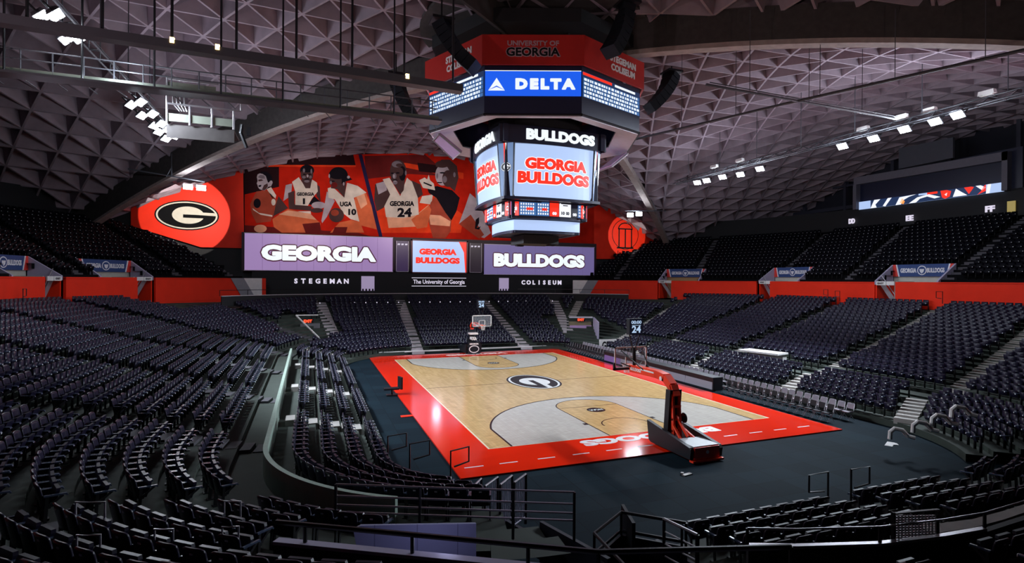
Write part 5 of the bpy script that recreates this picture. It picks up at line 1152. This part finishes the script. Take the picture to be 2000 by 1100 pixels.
q.beam((b.x+.25, b.y, 1.55), (c.x+1.7, c.y+3.5, 1.3), .15, 3.0); struct('wall_passage_right', q, M_LILAC)
d = at(1212, 688, z=0); fr = planar((c.x, c.y, 0), tuple((V((d.x, d.y, 0))-V((c.x, c.y, 0))).normalized()), (0, 0, 1)); LL = (V((d.x, d.y, 0))-V((c.x, c.y, 0))).length
t = thing('lettered_barrier', 'white barrier with big black letters beside the purple door', 'barrier', tuple(c)); q = MB(); q.rect(fr, 0, .25, LL*1.4, 1.35, -.1, 0); build('panel', q, M_WHITE, t); q = MB(); q.text(fr, 'GEORGIA', LL*.72, .75, .8, LL*1.2, 0, .02, bold=.03); build('barrier_lettering', q, M_LINE, t)
fr = planar((-15.6, 22.2, 0), (1, 0, 0), (0, 0, 1)); q = MB(); q.rect(fr, .3, 2.9, 1.3, 3.35, -.1, .05, 0); q.text(fr, 'EXIT', .8, 3.12, .28, .75, .05, .07, 1, bold=.05); build('exit_sign', q, [M_PAD, E_EXIT], label='red EXIT sign in the far left corner passage', cat='exit sign')
q = MB(); q.rect(fr, .1, 0, 1.9, 2.8, -1.2, -1.0, 0); struct('door_2', q, mat('dim_grey_door', (.2, .2, .22), .6)); q = MB(); p0, p1 = at(578, 616, y=22), at(623, 660, y=19.5); q.beam(p0, p1, .12, .1); q.beam(p0, (p0.x+2, p0.y, p0.z), .12, .1); struct('trim_10', q, M_WHITE)

# ------------------------------------------------------------------ light
for u, v, e in ((96, 32, 900), (142, 75, 900), (268, 203, 900), (296, 232, 900), (326, 258, 900)):
    p = at(u, v, z=17.95); d = (V((-6, p.y*.5, 0))-p).normalized(); lite('POINT', p+d*3.2, e*(.35 if v < 100 else .6), COOL, .35); lite('SPOT', p+d*(3.6 if v < 100 else .6), e*10.5, COOL, .4, (-3, p.y*.5-1, 0), 84, .6)
for u, v, e in ((1870, 225, 900), (1826, 238, 900), (1766, 253, 900), (1706, 271, 900), (1645, 286, 900), (1484, 330, 700), (1430, 343, 700), (1375, 354, 700)):
    p = at(u, v, z=17.95); d = (V((5, p.y*.5, 0))-p).normalized(); lite('POINT', p+d*1.2, e*.6, COOL, .35); lite('SPOT', p+d*.6, e*8.5, COOL, .4, (2, p.y*.5-1, 0), 84, .6)
for u, v, tgt in ((380, 366, (366, 418)), (1240, 419, (1222, 452))):
    p = at(u, v, y=26.0); lite('POINT', p+V((0, -.6, 0)), 260, COOL, .3)
lite('SPOT', (c.x+2, 31, 16.5) if False else (at(366, 420, y=MY).x+1, 28.5, 15.0), 5200, (1, .93, .85), .03, tuple(at(366, 420, y=MY)), 2*math.degrees(math.atan(4.6/10.3)), .06)
lite('SPOT', (at(1221, 458, y=MY).x-1, 28.5, 13.0), 3000, (1, .9, .8), .03, tuple(at(1223, 462, y=MY)), 2*math.degrees(math.atan(3.3/10.3)), .06)
for x, e in ((-14, 5200), (-2, 5200), (8, 3000)): lite('SPOT', (x, 22, 15.5), e, (1, .86, .82), .4, (x-.5, MY, 16.5), 60, .8)
# added violet spots, no fixtures, aimed up to brighten the roof vaults
for p, t_, e, c_, an in (((-30, -22, 10.5), (-12, -4, 23), 2600, (1., .74, .80), 110), ((-31, 8, 11), (-12, 2, 23), 1500, (.86, .78, 1.), 110), ((31, -20, 10.5), (16, -2, 23), 2600, (1., .76, .90), 110), ((33, 10, 11.5), (20, 4, 22), 1500, (.95, .74, .95), 110),
                     ((0, 33, 9.5), (0, 14, 23), 1300, (1., .74, .92), 110), ((-14, -34, 10), (-2, -16, 23), 1500, (1., .80, .76), 110), ((3, -34, 10), (6, -14, 23), 1200, (1., .80, .70), 110)):
    lite('SPOT', p, e*1.25, c_, .5, t_, an, .9)
lite('POINT', (-12.4, -27.6, 2.6), 14, (.6, .62, 1.), .2)
